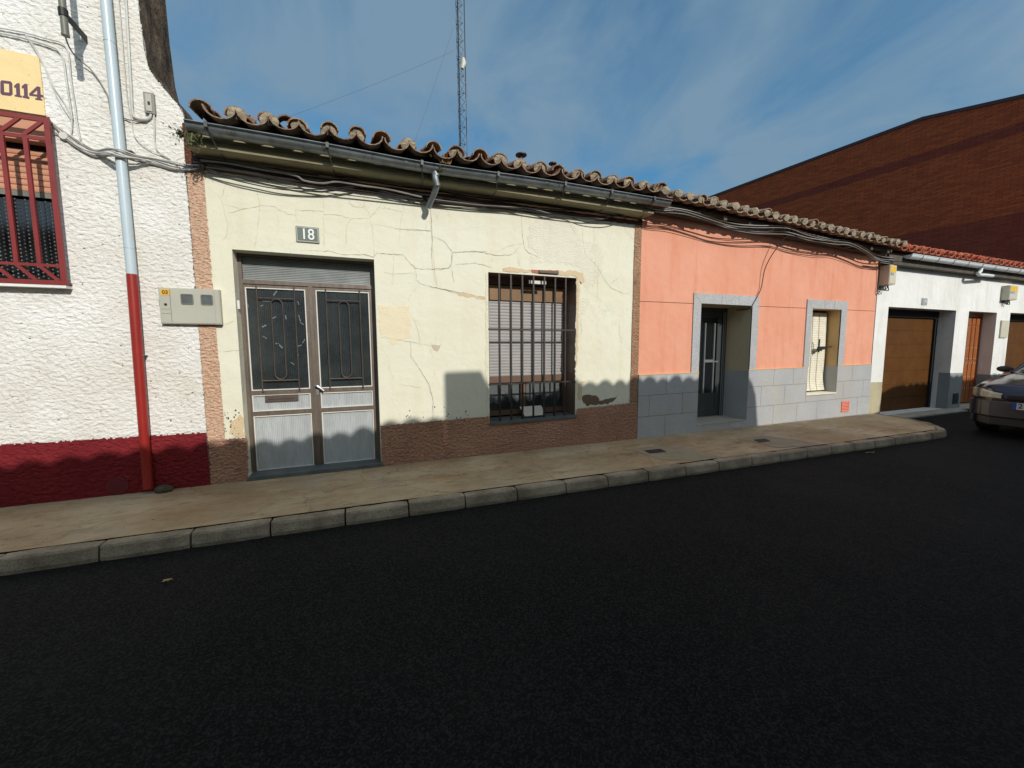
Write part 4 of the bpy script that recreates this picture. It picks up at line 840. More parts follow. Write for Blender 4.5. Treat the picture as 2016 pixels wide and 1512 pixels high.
for l in ((KX0, .80, 5.287, .81), (KX0, .46, 5.287, .47), (4.6, .8, 4.6, 1.12), (4.27, .45, 4.27, .795), (4.95, .46, 4.95, .80), (4.6, .12, 4.6, .455), (6.46, .845, 8.05, .845), (6.46, .47, KX1, .50), (8.97, .85, KX1, .855), (7.11, .85, 7.12, 1.15), (7.65, .85, 7.65, 1.155), (6.8, .48, 6.8, .84), (7.43, .48, 7.43, .84), (8.04, .48, 8.04, .84), (7.15, .12, 7.15, .47), (7.8, .12, 7.8, .48), (8.4, .12, 8.4, .485), (8.05, .60, 8.9, .60), (9.45, .86, 9.45, 1.165), (9.85, .5, 9.85, .85), (9.2, .5, 9.2, .85), (9.7, .12, 9.7, .495)): jline(*l)
link('plinth_joint', b, 'crack_dark', pl)
# granite surrounds with mitred corners
def surround(x0, x1, z1, ox0, ox1, oz, zb0, zb1):
    m1 = gran('stone_surround', [(ox0, zb0), (x0, zb0), (x0, z1), (ox0, oz)], yf=-.018); gran('stone_surround', [(x1, zb1), (ox1, zb1), (ox1, oz), (x1, z1)], yf=-.018)
    gran('stone_surround', [(x0+.004, z1), (x1-.004, z1), (ox1-.004, oz), (ox0+.004, oz)], yf=-.0185)
    q = MB(); 
    for k in (1, 2): x = x0+(x1-x0)*k/3+.06; q.box(x-.003, x+.003, -.0198, -.0186, z1, oz)
    link('surround_joint', q, 'crack_dark', m1)
surround(DK[0], DK[1], DK[3], 5.125, 6.637, 2.445, 1.14, 1.155); surround(WK[0], WK[1], WK[3], 7.93, 9.145, 2.452, 1.16, 1.17)
b = MB()                                        # thin projecting edge above the plinth
for x0, x1 in ((KX0, 5.289), (6.45, 8.05), (8.966, KX1)): b.slab([(x0, zt(x0)-.002), (x1, zt(x1)-.002), (x1, zt(x1)+.010), (x0, zt(x0)+.010)], (), -.028, 0)
link('plinth_edge', b, 'warm_jamb_paint', K)
b = MB()
for x0, x1 in ((KX0, 5.123), (6.64, 7.928), (9.147, KX1)): b.quad((x0, -.0015, 2.2655+(x0-4)*.0035), (x1, -.0015, 2.2655+(x1-4)*.0035), (x1, -.0015, 2.275+(x1-4)*.0035), (x0, -.0015, 2.275+(x0-4)*.0035))
link('render_joint', b, 'lettering_brown', K)
# doorway: reveals, step, door
dd = .52
b = MB(); x0, x1, z0, z1 = DK; b.quad((x1, -.018, 1.13), (x1, dd, 1.13), (x1, dd, z1), (x1, -.018, z1)); b.quad((x0, -.018, 1.13), (x0, -.018, z1), (x0, dd, z1), (x0, dd, 1.13)); b.quad((x0, -.018, z1), (x1, -.018, z1), (x1, dd, z1), (x0, dd, z1)); link('door_reveal', b, 'jamb_paint', K)
b = MB(); b.quad((x1-.012, -.022, .1), (x1-.012, dd, .1), (x1-.012, dd, 1.13), (x1-.012, -.022, 1.13)); b.quad((x1-.012, -.022, 1.13), (x1-.012, dd, 1.13), (x1, dd, 1.1301), (x1, -.022, 1.1301)); link('reveal_granite', b, 'granite', K); b = MB(); b.quad((x0+.002, -.022, .1), (x0+.002, -.022, 1.13), (x0+.002, dd, 1.13), (x0+.002, dd, .1)); link('reveal_granite', b, 'granite', K)
b = MB(); b.box(x0+.002, x1-.012, -.02, dd+.1, .1, .232); ST = link('step', b, 'granite', K); b = MB(); b.box(x0+.002, x1-.012, -.026, dd+.08, .2325, .25); link('tread', b, 'apron_concrete', ST)
ed_ = MB(); y = dd-.04; ed_.box(x1-.09, x1-.012, y, y+.06, .25, z1-.0); ed_.box(x0, x0+.05, y, y+.06, .25, z1); ed_.box(x0+.05, x1-.09, y, y+.06, z1-.06, z1); ED = link('entrance_door', ed_, 'door_grey', K)
LY = dd+.0; b = MB(); xa, xb = x0+.055, x1-.095
b.box(xa, xa+.09, LY-.02, LY+.03, .255, 2.215); b.box(xb-.12, xb, LY-.02, LY+.03, .255, 2.215); b.box(xa+.09, xb-.12, LY-.02, LY+.03, .255, .40); b.box(xa+.09, xb-.12, LY-.02, LY+.03, .62, .70); b.box(xa+.09, xb-.12, LY-.02, LY+.03, 2.1, 2.215); b.box(xa+.09, xb-.12, LY-.012, LY+.02, .40, .62)
LFd = link('door_leaf', b, 'door_grey', ED)
b = MB(); b.box(xa+.09, xb-.12, LY+.0, LY+.008, .70, 2.10); link('glass', b, 'glass_dark', ED)
b = MB()
for x in (5.95, 6.19-.01): b.box(x-.013, x+.013, LY-.035, LY-.0, .70, 2.0); b.tube([(x, LY-.035, .72), (x, LY-.035, 1.98)], .008, 6)
b.box(5.97, 6.30, LY-.03, LY, 1.275, 1.30); b.box(5.963, 6.17, LY-.03, LY-.001, 1.30, 1.325)
b.box(x1-.104, x1-.094, y-.012, y, .26, 2.2); b.box(x1-.06, x1-.05, y-.012, y, .26, 2.2); link('aluminium_strip', b, 'alu_bright', ED)
b = MB(); q = at(1340+555/5.04, 560+335/5.04, .2); b.box(x1-.016, x1-.0, .16, .24, 2.03, 2.12); link('intercom', b, 'box_beige', K)
# window with reveals and roll-up blind
x0, x1, z0, z1 = WK; dd2 = .27
b = MB(); b.quad((x1, -.018, 1.16), (x1, dd2, 1.16), (x1, dd2, z1), (x1, -.018, z1)); b.quad((x0, -.018, 1.16), (x0, -.018, z1), (x0, dd2, z1), (x0, dd2, 1.16)); b.quad((x0, -.018, z1), (x1, -.018, z1), (x1, dd2, z1), (x0, dd2, z1)); link('window_reveal', b, 'warm_jamb_paint', K)
b = MB(); b.quad((x1-.004, -.022, .62), (x1-.004, dd2, .62), (x1-.004, dd2, 1.16), (x1-.004, -.022, 1.16)); link('reveal_granite', b, 'granite', K); b = MB(); b.quad((8.054, -.022, .62), (8.054, -.022, 1.16), (8.054, dd2, 1.16), (8.054, dd2, .62)); link('reveal_granite', b, 'granite', K)
b = MB(); b.box(8.05, x1, -.03, dd2+.1, .612, .6365); link('window_sill', b, 'blind_cream', K)
wf = MB(); wf.box(8.05, 8.10, dd2, dd2+.06, .64, z1); wf.box(x1-.05, x1, dd2, dd2+.06, .64, z1); wf.box(8.10, x1-.05, dd2, dd2+.06, 2.2, z1); wf.box(8.50, 8.54, dd2+.01, dd2+.05, .64, 2.2); WKo = link('window', wf, 'shutter_brown', K)
b = MB(); b.box(8.10, x1-.05, dd2+.03, dd2+.035, .64, 2.2); link('window_pane', b, 'window_glass', WKo)
slats('slatted_blind', 8.06, x1-.045, .665, 2.235, .19, .0355, 'blind_cream', WKo, .008, bow=lambda z: .035-.05*max(0, (1.0-(z-.66)/.35))**2*(1 if z < 1.01 else 0)-.015*math.sin((z-.66)*2.0))
b = MB()
for x in (8.30, 8.48, 8.68): b.tube([(x, .19+.035-.014-.05*max(0, (1.0-(z-.66)/.35))**2*(1 if z < 1.01 else 0)-.015*math.sin((z-.66)*2.0), z) for z in [.66+k*.07 for k in range(23)]], .004, 4)
link('blind_cord', b, 'cord', WKo)
b = MB(); ly = .12; b.tube([(8.56, ly, 1.545), (8.95, ly, 1.555)], .012, 8); b.tube([(8.56, ly-.01, 1.44), (8.56, ly-.01, 1.66)], .014, 8); b.box(8.52, 8.63, ly-.03, ly+.0, 1.47, 1.55); b.tube([(8.56, ly-.01, 1.66), (8.53, ly-.03, 1.70)], .012, 8); b.tube([(8.63, ly-.015, 1.51), (8.80, ly, 1.55)], .02, 8); b.tube([(8.80, ly, 1.555), (8.80, ly, 1.52)], .014, 6); link('window_bolt', b, 'black', WKo)
# coral louvre vent
b = MB(); b.slab(R(9.165, 9.41, .21, .436), [R(9.185, 9.39, .23, .416)], -.034, -.022)
for k in range(6): z = .235+k*.031; b.quad((9.185, -.026, z+.019), (9.39, -.026, z+.019), (9.39, -.037, z), (9.185, -.037, z))
vt = tag(link('vent_grille', b, 'coral_grille'), 'square coral louvred vent low in the granite base', 'vent')
b = MB(); b.quad((9.18, -.0238, .225), (9.395, -.0238, .225), (9.395, -.0238, .42), (9.18, -.0238, .42)); bk = link('grille_backing', b, 'maroon_metal', vt)  # dark sheet added behind the louvres so their gaps read dark
roof(K, 4.11, 10.05, .232, -.37, 3.645, 3.435, 'pale_tiles', jit=1.25, seed=9, r=.078, cover_back=.015, mprob=1.0, teeth=True)
b = MB(); prev = None
for k in range(2): pass
b.quad((KX0, -.20, 3.66), (KX1, -.20, 3.45), (KX1, .0, 3.50), (KX0, .0, 3.71)); b.quad((KX0, -.20, 3.66), (KX0, -.20, 3.71), (KX1, -.20, 3.50), (KX1, -.20, 3.45)); b.quad((KX0, -.12, 3.60), (KX1, -.12, 3.39), (KX1, 0, 3.39), (KX0, 0, 3.60)); b.quad((KX0, -.12, 3.60), (KX0, -.12, 3.68), (KX1, -.12, 3.47), (KX1, -.12, 3.39))
link('eaves_board', b, 'soffit_dark', K)
for x in [4.35+k*.55 for k in range(11)]:
    ze = 3.655-(x-4.1)*.0353; b = MB(); b.box(x-.035, x+.035, -.27, -.0, ze-.055, ze-.0); link('rafter_end', b, 'iron_brown', K)

# ================================================================== WHITE HOUSE WITH GARAGES (right)
Gh = thing('terraced_house', 'low white house with brown garage doors, narrow wooden door and bright red tiles', 'house', (15, 0, 0))
GX0, GX1 = 10.115, 22.0
openings = [(10.577, 13.335, .02, 2.398), (13.93, 15.335, .02, 2.40), (16.06, 18.8, .02, 2.42), (19.8, 20.8, .02, 2.3)]
b = MB(); b.slab(R(GX0, GX1, .0, 3.42), [R(*o_) for o_ in openings], 0, .36, outer_rim=False); b.box(GX0-.001, GX0+.02, -.0, .01, 0, 3.42); link('wall', b, 'white_paint', Gh)
shell(Gh, GX0, GX1, 3.42)
b = MB(); b.slab(jag([(GX0, .0), (10.56, .0), (10.572, .78), (GX0, .795)], .05, .006), (), -.006, .002); link('bare_plinth', b, 'bare_plaster', Gh)
b = MB(); b.slab([(13.34, .0), (13.925, .0), (13.925, .885), (13.34, .90)], (), -.006, .002); b.quad((13.333, -.006, .02), (13.333, .2, .02), (13.333, .2, .9), (13.333, -.006, .9)); link('grey_plinth', b, 'grey_wash', Gh); b = MB(); b.slab([(15.34, .0), (16.055, .0), (16.055, .80), (15.34, .80)], (), -.006, .002); b.quad((15.333, -.006, .02), (15.333, .35, .02), (15.333, .35, .80), (15.333, -.006, .80)); link('grey_plinth', b, 'grey_wash', Gh); b = MB(); b.slab([(18.8, .0), (19.8, .0), (19.8, .85), (18.8, .85)], (), -.006, .002); link('grey_plinth', b, 'grey_wash', Gh)
b = MB(); b.slab(jag([(13.334, .9), (13.334, .3), (13.334, .3), (13.334, .9)], .1, .0), (), -.007, -.006); 
def garage(x0, x1, z1):
    b = MB(); b.box(x0, x0+.06, .30, .36, .02, z1-.2); b.box(x1-.10, x1, .30, .36, .02, z1-.2); b.box(x0, x1, .29, .37, z1-.17, z1); g = link('garage_door', b, 'interior_dark', Gh)
    n_ = 7; zs_ = [.02+(z1-.19)*k/n_ for k in range(n_+1)]; b = MB()
    for a, c_ in zip(zs_, zs_[1:]): b.box(x0+.06, x1-.10, .345, .36, a+.008, c_-.008); b.box(x0+.06, x1-.10, .352, .358, a-.008, a+.008)
    link('door_panels', b, 'garage_wood', g)
    return g
garage(10.577, 13.335, 2.398); garage(16.06, 18.8, 2.42)
ws = MB(); x0, x1 = 14.68, 15.30; x0 = 13.96
ws.box(13.93, 15.335, .24, .30, 2.30, 2.40); ws.box(13.93, 13.97, .24, .30, .02, 2.3); ws.box(15.29, 15.335, .24, .30, .02, 2.3); WD = link('wooden_door', ws, 'varnished_wood', Gh)
for k in range(2):
    a = 13.97+k*.66; b = MB(); b.box(a+.01, a+.65, .27, .31, .06, 2.29)
    for q in range(3): b.box(a+.03+q*.21, a+.20+q*.21, .255, .2695, .10, 1.14); b.box(a+.03+q*.21, a+.20+q*.21, .255, .2695, 1.18, 2.05); b.box(a+.03+q*.21, a+.20+q*.21, .255, .2695, 2.08, 2.26)
    WL = link('door_leaf', b, 'varnished_wood', WD); b = MB()
    for z in (.45, .75, 1.1, 1.22, 1.5): 
        for q in range(3):
            for x in (a+.07+q*.21, a+.16+q*.21): b.box(x-.01, x+.01, .247, .2545, z-.01, z+.01)
    link('door_studs', b, 'box_beige', WD)
b = MB(); b.box(13.93, 15.335, -.02, .30, .0, .03); link('door_step', b, 'apron_concrete', Gh)
plate('house_number_sign', 'small grey plate with white number 14 above the first brown garage door', 11.81, 12.02, 2.478, 2.63, '14', 'sign_grey', .13, .8)
# white gutter
wg = MB(); wy_, wz_, wr = -.235, 3.43, .075; x0, x1 = 10.6, 22
prev = None
for k in range(2):
    x = (x0, x1)[k]; o_ = [(x, wy_+wr*math.cos(math.pi+math.pi*j/12), wz_+wr*math.sin(math.pi+math.pi*j/12)) for j in range(13)]; i_ = [(x, wy_+(wr-.004)*math.cos(math.pi+math.pi*j/12), wz_+(wr-.004)*math.sin(math.pi+math.pi*j/12)) for j in range(13)]
    if prev:
        for j in range(12): wg.quad(prev[0][j], o_[j], o_[j+1], prev[0][j+1]); wg.quad(prev[1][j], prev[1][j+1], i_[j+1], i_[j])
        wg.quad(prev[0][0], prev[1][0], i_[0], o_[0])
    prev = (o_, i_); wg.quad(*o_)
wg.tube([(x0, wy_-wr, wz_+.004), (x1, wy_-wr, wz_+.004)], .009, 6)
WGt = link('gutter', wg, 'white_pvc', Gh, True)
for k in range(14):
    x = 11.0+k*.62; b = MB(); b.tube([(x, wy_-wr-.01, wz_), (x, wy_-wr*.7-.008, wz_-wr*.72), (x+.02, wy_, wz_-wr-.008), (x+.15, -.02, wz_-.12)], .006, 5); link('gutter_bracket', b, 'zinc_dark', WGt)
b = MB(); e0 = Vector((13.62, wy_, wz_-.06)); b.tube(spline([e0, e0+Vector((-.02, 0, -.08)), e0+Vector((-.10, 0, -.13)), e0+Vector((-.02, 0, -.165)), e0+Vector((.15, 0, -.155)), e0+Vector((.75, .06, -.13))], 5), .035, 12); link('gutter_outlet', b, 'white_pvc', WGt, True)
roof(Gh, 10.25, 22.0, .255, -.25, 3.445, 3.43, 'red_tiles', jit=.4, seed=13, r=.085, cover_back=.03, mname='red_tiles')
b = MB(); b.box(GX0, GX1, -.15, -.0, 3.24, 3.30); b.box(GX0, GX1, -.16, 0, 3.302, 3.42); link('soffit', b, 'soffit_dark', Gh)
# meter boxes, lid, vent
def service_box(label, x0, x1, z0, z1, d=.15):
    t_ = thing('service_box', label, 'electricity box', ((x0+x1)/2, 0, z0)); b = MB(); b.box(x0, x1, -d, 0, z0, z1); link('case', b, 'box_beige', t_)
    b = MB(); b.box(x0+.01, x1-.01, -d-.008, -d-.0005, z0+.02, z1-.01); link('lid', b, 'box_beige', t_)
    w_ = x1-x0; b = MB(); b.box(x0+.03, x0+w_*.95-.02, -d-.010, -d-.0085, z1-.15, z1-.02); link('sticker', b, 'sticker_yellow', t_); b = MB(); b.box(x0+.04, x0+w_*.6, -d-.0125, -d-.0105, z1-.20, z1-.155); link('sticker', b, 'sticker_blue', t_, label='blue sticker')
    b = MB(); c_ = (x0+x1)/2
    for q in (-.05, 0, .05): b.tube(spline([(c_+q, -d*.5, z0), (c_+q-.01, -d*.6, z0-.06-abs(q)), (c_+q-.09, -d*.4, z0-.08), (c_-.13, -.02, z0-.02)], 6), .009, 6)
    link('cable_tail', b, 'cable_black', t_, True); return t_
service_box('beige service box with yellow sticker where the coral and white houses meet', 10.14, 10.38, 2.82, 3.21, .17)
service_box('beige service box high between the wooden door and the second garage', 15.42, 15.86, 2.72, 3.08, .14)
b = MB(); b.box(15.56, 15.94, -.03, 0, 1.762, 2.208); bb_ = tag(link('wall_hatch', b, 'box_beige'), 'pale rectangular hatch on the wall right of the wooden door', 'wall hatch')
b = MB(); b.box(13.55, 13.81, -.012, -.0065, .13, .39)
for k in range(6): b.box(13.56, 13.80, -.02, -.0125, .15+k*.038, .165+k*.038)
tag(link('vent_grille', b, 'black'), 'black slatted vent in the grey base between garage and wooden door', 'vent')

# ================================================================== BRICK BUILDING behind
B = thing('brick_building', 'tall windowless red brick building with dark coping rising behind the roofs', 'building', (26, 10, 0))
th7 = math.radians(7); nx_, ny_ = math.cos(th7), math.sin(th7)
def bw(y, z, off=0): return Vector((24+(4-y)*(-0)-(y-4)*math.tan(th7)-off, y, z))
prof_ = [(-1.0, 10.0), (2.79, 11.13), (5.6, 11.69), (16.4, 11.69), (34, 11.69)]
b = MB(); b.quad(*([bw(34, 0), bw(-1, 0)]+[bw(y, z) for y, z in prof_]))
for a, c_ in zip(prof_, prof_[1:]): b.quad(bw(*a), bw(*c_), bw(*c_)+Vector((22, 0, 0)), bw(*a)+Vector((22, 0, 0)))
b.quad(bw(-1, 0), bw(-1, 0)+Vector((22, 0, 0)), bw(-1, 10)+Vector((22, 0, 0)), bw(-1, 10)); b.quad(bw(34, 0), bw(34, 11.69), bw(34, 11.69)+Vector((22, 0, 0)), bw(34, 0)+Vector((22, 0, 0)))
link('wall', b, 'brickwork', B)
b = MB()
for a, c_ in zip(prof_, prof_[1:]):
    q = [bw(a[0], a[1]-.10, .04), bw(c_[0], c_[1]-.10, .04), bw(c_[0], c_[1]+.03, .04), bw(a[0], a[1]+.03, .04)]; r_ = [p+Vector((.5, 0, 0)) for p in q]
    b.quad(*q); b.quad(q[3], q[2], r_[2], r_[3]); b.quad(q[0], r_[0], r_[1], q[1])
link('coping', b, 'coping_dark', B)

# ================================================================== lattice mast
MX, MY = 3.42, 8.0
ms = thing('lattice_mast', 'tall thin triangular lattice mast with guy wires behind the cream house', 'mast', (MX, MY, 0))
legs = [(-.115, .0), (-.055, .17), (.115, .03)]; top_z, bot_z = 16.0, 0.0
def lx(z): return MX-.0*(z)
for q in legs:
    b = MB(); b.tube([(MX+q[0]-.018*(0-6)*0, MY+q[1], bot_z), (MX+q[0]-.14*(16-8)/8*.5, MY+q[1], top_z)], .014, 6); link('leg', b, 'iron_dark', ms)
def lp(q, z): return Vector((MX+q[0]-.07*z/16*2, MY+q[1], z))
b = MB(); z = 4.0; k = 0
while z < 15.6:
    for i in range(3):
        a, c_ = legs[i], legs[(i+1) % 3]; b.tube([lp(a, z), lp(c_, z)], .006, 4); b.tube([lp(a, z), lp(c_, z+.26)], .0055, 4); b.tube([lp(c_, z+.26), lp(a, z+.52)], .0055, 4)
    z += .52
link('bracing', b, 'iron_dark', ms)
b = MB(); p = at(911, 125, MY-.05); b.tube([p+Vector((-.02, 0, -.16)), p+Vector((.03, 0, .0)), p+Vector((.02, 0, .16))], [.05, .09, .05], 10); link('antenna', b, 'box_beige', ms, True)
b = MB(); b.tube(spline([at(px, py, MY-.02) for px, py in ((908, 0), (910, 60), (911, 110), (914, 155), (921, 170), (920, 185), (917, 200), (918, 225), (921, 245), (919, 270), (919, 300))], 6), .007, 5); link('coaxial_cable', b, 'cable_grey', ms)
for a, c_ in (((893, 52), (815, 275)), ((896, 99), (540, 232))):
    p, q = at(*a, MY), at(*c_, MY); e = p+(q-p)*1.5; n_ = 14; pts = [p.lerp(e, k/n_)-Vector((0, 0, .12*4*(k/n_)*(1-k/n_))) for k in range(n_+1)]; b = MB(); b.tube(pts, .0035, 4); link('guy_wire', b, 'galvanised', ms)

# ================================================================== cables
def cable(name, label, pts, r, mat, group='cables strung along the facades', y=-.03, n=6, cat='cable'):
    P_ = [at(p[0], p[1], p[2] if len(p) > 2 else y) for p in pts]; b = MB(); b.tube(spline(P_, 5), r, n); return tag(link(name, b, mat, smooth=True), label, cat, group)
cable('cable', 'uppermost painted cable curving down the white wall left of the drainpipe', [(-30, 50), (0, 55), (48, 64), (95, 77), (118, 83), (130, 93), (136, 115), (140, 160), (147, 205), (152, 245), (158, 275)], .006, 'cable_white')
cable('cable', 'painted cable turning down just under the topmost one on the white wall', [(-30, 60), (0, 65), (50, 76), (95, 90), (115, 100), (125, 120), (130, 155), (137, 200), (142, 235)], .007, 'cable_white')
cable('cable', 'thin painted cable slanting past the yellow panel corner', [(48, 66), (60, 80), (78, 110), (98, 160), (120, 205), (143, 240)], .004, 'cable_white')
cable('cable', 'thin painted cable running down nearest the right edge of the yellow panel', [(50, 68), (70, 100), (90, 135), (105, 170), (125, 200), (140, 232), (141, 255), (140, 268), (150, 285), (172, 300), (195, 306), (215, 302), (240, 298)], .005, 'cable_white')
cable('conduit', 'grey conduit running down to the small junction box', [(247, -10), (250, 40), (254, 110), (258, 180), (261, 222), (268, 232), (285, 235), (295, 231), (298, 222)], .011, 'cable_white', cat='conduit')
cable('cable', 'thin painted wire between the drainpipe and the conduit on the white wall', [(233, -10), (238, 50), (243, 110), (250, 190), (258, 235), (266, 270), (290, 292), (313, 303), (335, 312)], .004, 'cable_white')
cable('cable', 'cable dropping from the small junction box to the bundle below', [(303, 225), (304, 250), (305, 280), (312, 298), (335, 313)], .006, 'cable_white')
cable('cable', 'short painted cable linking the drainpipe side to the conduit bend', [(243, 232), (255, 236), (270, 238), (290, 238)], .006, 'cable_grey')
cable('cable', 'dark cable hanging from the pole end on the white wall', [(123, 48, -.33), (126, 62, -.28), (135, 90, -.16), (150, 112, -.08), (175, 133, -.04), (193, 155), (205, 175), (212, 190), (217, 215), (218, 225)], .006, 'cable_grey')
B1 = [(97, 236), (112, 250), (135, 268), (160, 284), (188, 296), (215, 295, -.14), (240, 300, -.14), (265, 306, -.1), (300, 313), (340, 323), (375, 328), (400, 324)]
for k, (dy, r_, mm) in enumerate(((-3, .006, 'cable_white'), (0, .008, 'cable_grey'), (3, .006, 'cable_white'), (6, .007, 'cable_white'), (9, .007, 'cable_grey'))):
    cable('cable', ['top strand', 'second strand', 'middle strand', 'fourth strand', 'lowest strand'][k]+' of the cable bundle crossing the drainpipe', [(p[0], p[1]+dy*(1 if j > 3 else .4+.2*j)+2*math.sin(j*1.9+k), (p[2] if len(p) > 2 else -.03)-.006*(k % 2)) for j, p in enumerate(B1)], r_, mm)
cable('cable', 'slack cable from the red window dipping under the bundle', [(98, 258), (115, 265), (130, 275), (150, 290), (180, 306), (200, 310), (222, 304, -.14), (240, 306, -.14), (262, 316, -.08), (300, 322), (335, 330), (350, 325)], .006, 'cable_grey')
rr = random.Random(31)
mid = [(380, 322), (420, 326), (500, 338), (580, 352), (650, 362), (720, 368), (790, 379), (850, 388), (930, 398), (1010, 404), (1090, 412), (1170, 418), (1240, 414), (1290, 402), (1330, 402)]
words = ['topmost black', 'second black', 'third black', 'fourth black', 'fifth black', 'sixth black', 'seventh black', 'bottom black']
for k in range(8):
    off = -13+k*3.1; ph = rr.uniform(0, 6); cable('cable', words[k]+' strand of the bundle under the cream house eaves', [(x, y+off*(1-.45*(x > 1200))+3.2*math.sin(x*.013+ph)+rr.uniform(-1.5, 1.5), -.05-.012*(k % 4)) for x, y in mid], (.006, .007, .005, .008)[k % 4], 'cable_black' if k % 4 else 'cable_grey')
cable('cable', 'thick grey cable with a hump above the number 18 plate', [(395, 316), (450, 322), (520, 335), (560, 341), (585, 347), (600, 356), (635, 361), (665, 358), (715, 366), (760, 372), (830, 388)], .010, 'cable_grey', y=-.10)
cable('cable', 'outer slack wire sagging over the cream wall above the door', [(400, 334), (440, 348), (485, 360), (555, 373), (635, 377), (685, 372), (720, 366), (765, 382), (850, 396), (900, 400)], .006, 'cable_black', y=-.07)
cable('cable', 'inner slack wire sagging over the cream wall above the door', [(400, 330), (440, 343), (500, 357), (560, 369), (630, 373), (690, 368), (730, 369), (790, 386), (870, 392)], .006, 'cable_black', y=-.08)
cable('cable', 'long black wire looping low beneath the bundle above the barred window', [(800, 388), (900, 402), (990, 408), (1050, 420), (1110, 424), (1150, 437), (1190, 441), (1225, 432), (1260, 415)], .006, 'cable_black', y=-.06)
cable('cable', 'second wire over the barred window ending by the brown strip', [(840, 391), (950, 404), (1040, 410), (1100, 424), (1180, 431), (1210, 424), (1260, 411), (1330, 408)], .006, 'cable_grey', y=-.08)
cp_ = [(1262, 404, -.2), (1300, 412, -.27), (1350, 418, -.28), (1400, 434, -.28), (1440, 447, -.28), (1490, 453, -.28), (1550, 454, -.28), (1590, 466, -.28), (1640, 476, -.28), (1672, 479, -.27), (1700, 492, -.25), (1728, 510, -.2), (1760, 516, -.15)]
wd = ['highest', 'second', 'third', 'fourth', 'fifth', 'sixth', 'lowest']
for k in range(7):
    ph = rr.uniform(0, 6); cable('cable', wd[k]+' silvery strand of the bundle slung under the coral house eaves', [(x, y-7+k*2.1+2.2*math.sin(x*.021+ph), d-.012*(k % 3)) for x, y, d in cp_], (.0065, .005, .007, .005)[k % 4], ('cable_silver', 'cable_black', 'cable_grey', 'cable_black')[k % 4])
cable('cable', 'black wire dropping from the eaves to the coral house doorway', [(1554, 455, -.28), (1543, 470, -.22), (1530, 487, -.16), (1515, 510, -.10), (1505, 533, -.06), (1499, 565, -.035), (1492, 582, -.03), (1481, 601, -.025), (1477, 606, -.02), (1468, 609, .1), (1450, 611, .25)], .008, 'cable_black')
cable('cable', 'cables running on from the coral house into the shade of the white soffit', [(1725, 508, -.2), (1760, 520, -.12), (1800, 526, -.08), (1860, 532, -.06), (1930, 540, -.05), (2010, 548, -.05)], .010, 'cable_black')
cable('cable', 'dark cable falling beside the service box at the coral corner', [(1733, 515, -.06), (1731, 540, -.04), (1729, 560, -.03), (1727, 575, -.03), (1731, 580, -.03)], .009, 'cable_black')

# ================================================================== covers in the pavement
for k, (q, pts) in enumerate((((('small dark water cover in the pavement nearest the brown corner strip')), ((3.62, -.82), (3.90, -.83), (3.93, -.67), (3.65, -.66))), ('small dark water cover in the pavement in front of the coral doorway', ((5.55, -.95), (5.80, -.955), (5.88, -.80), (5.64, -.785))))):
    t_ = thing('water_cover', q, 'utility cover', (pts[0][0]+.12, pts[0][1]+.07, .118)); cx = sum(p[0] for p in pts)/4; cy_ = sum(p[1] for p in pts)/4
    b = MB(); b.f.append([b.av((p[0], p[1], .1262)) for p in pts]); link('lid', b, 'cover_iron', t_)
    b = MB(); r_ = random.Random(k)
    P2 = [(cx-.12-.14, cy_+.22), (cx-.2, cy_-.36), (cx+.28, kback(cx+.28)+.002), (cx+.62, kback(cx+.6)+.002), (cx+.55, cy_-.1), (cx+.32, cy_+.24)]
    P2 = jag(P2, .06, .012, seed=k+3); b.f.append([b.av((p[0], max(p[1], kback(p[0])+.002), .1225)) for p in P2]); link('concrete_surround', b, 'patch_concrete', t_)

# ================================================================== plants, stones, litter
def tuft(name, label, base, n, h, spread, mat='leaf_green', droop=.3, wd_=.006, seed=1, cat='weed', leafy=False):
    r_ = random.Random(seed); b = MB()
    for k in range(n):
        a = r_.uniform(0, 2*math.pi); p = Vector(base)+Vector((r_.gauss(0, spread*.35), r_.gauss(0, spread*.12), 0)); d = Vector((math.cos(a)*r_.uniform(.1, .8), math.sin(a)*.5-.1, 1)).normalized()*h*r_.uniform(.4, 1.1)
        q = p+d*.5; e = p+d+Vector((d.x*.5, d.y*.5, -droop*h*r_.random())); s_ = Vector((-math.sin(a), math.cos(a)*.4, 0))*wd_*r_.uniform(.6, 1.3)
        b.quad(p-s_, p+s_, q+s_, q-s_); b.quad(q-s_, q+s_, e)
        if leafy:
            for j in range(3):
                c_ = p.lerp(e, r_.random()); u = Vector((r_.uniform(-1, 1), r_.uniform(-1, 1), r_.uniform(-1, 1))).normalized()*.016; v = Vector((r_.uniform(-1, 1), r_.uniform(-1, 1), r_.uniform(-1, 1))).normalized()*.010; b.quad(c_-u, c_+v, c_+u, c_-v)
    return tag(link(name, b, mat), label, cat, 'weeds growing on the eaves')
tuft('weed', 'leafy green weed hanging at the left end of the zinc gutter', at(374, 262, -.34)+Vector((0, 0, -.03)), 60, .09, .14, leafy=True, droop=2.2, seed=2)
tuft('weed', 'dry grassy tuft growing in the gutter above the downpipe', at(876, 322, -.36), 70, .11, .08, 'leaf_dry', seed=3)
tuft('weed', 'small green weed in the gutter just left of the downpipe', at(838, 305, -.36)+Vector((0, 0, -.01)), 30, .06, .07, seed=4, leafy=True)
tuft('weed', 'fine dry stems between the tiles near the white parapet', at(484, 232, -.1)+Vector((0, 0, -.06)), 26, .13, .08, 'leaf_dry', wd_=.0015, seed=5, leafy=True)
tuft('weed', 'green sprig at the fallen end of the gutter downpipe bend', at(868, 338, -.4), 24, .06, .06, seed=6, leafy=True)
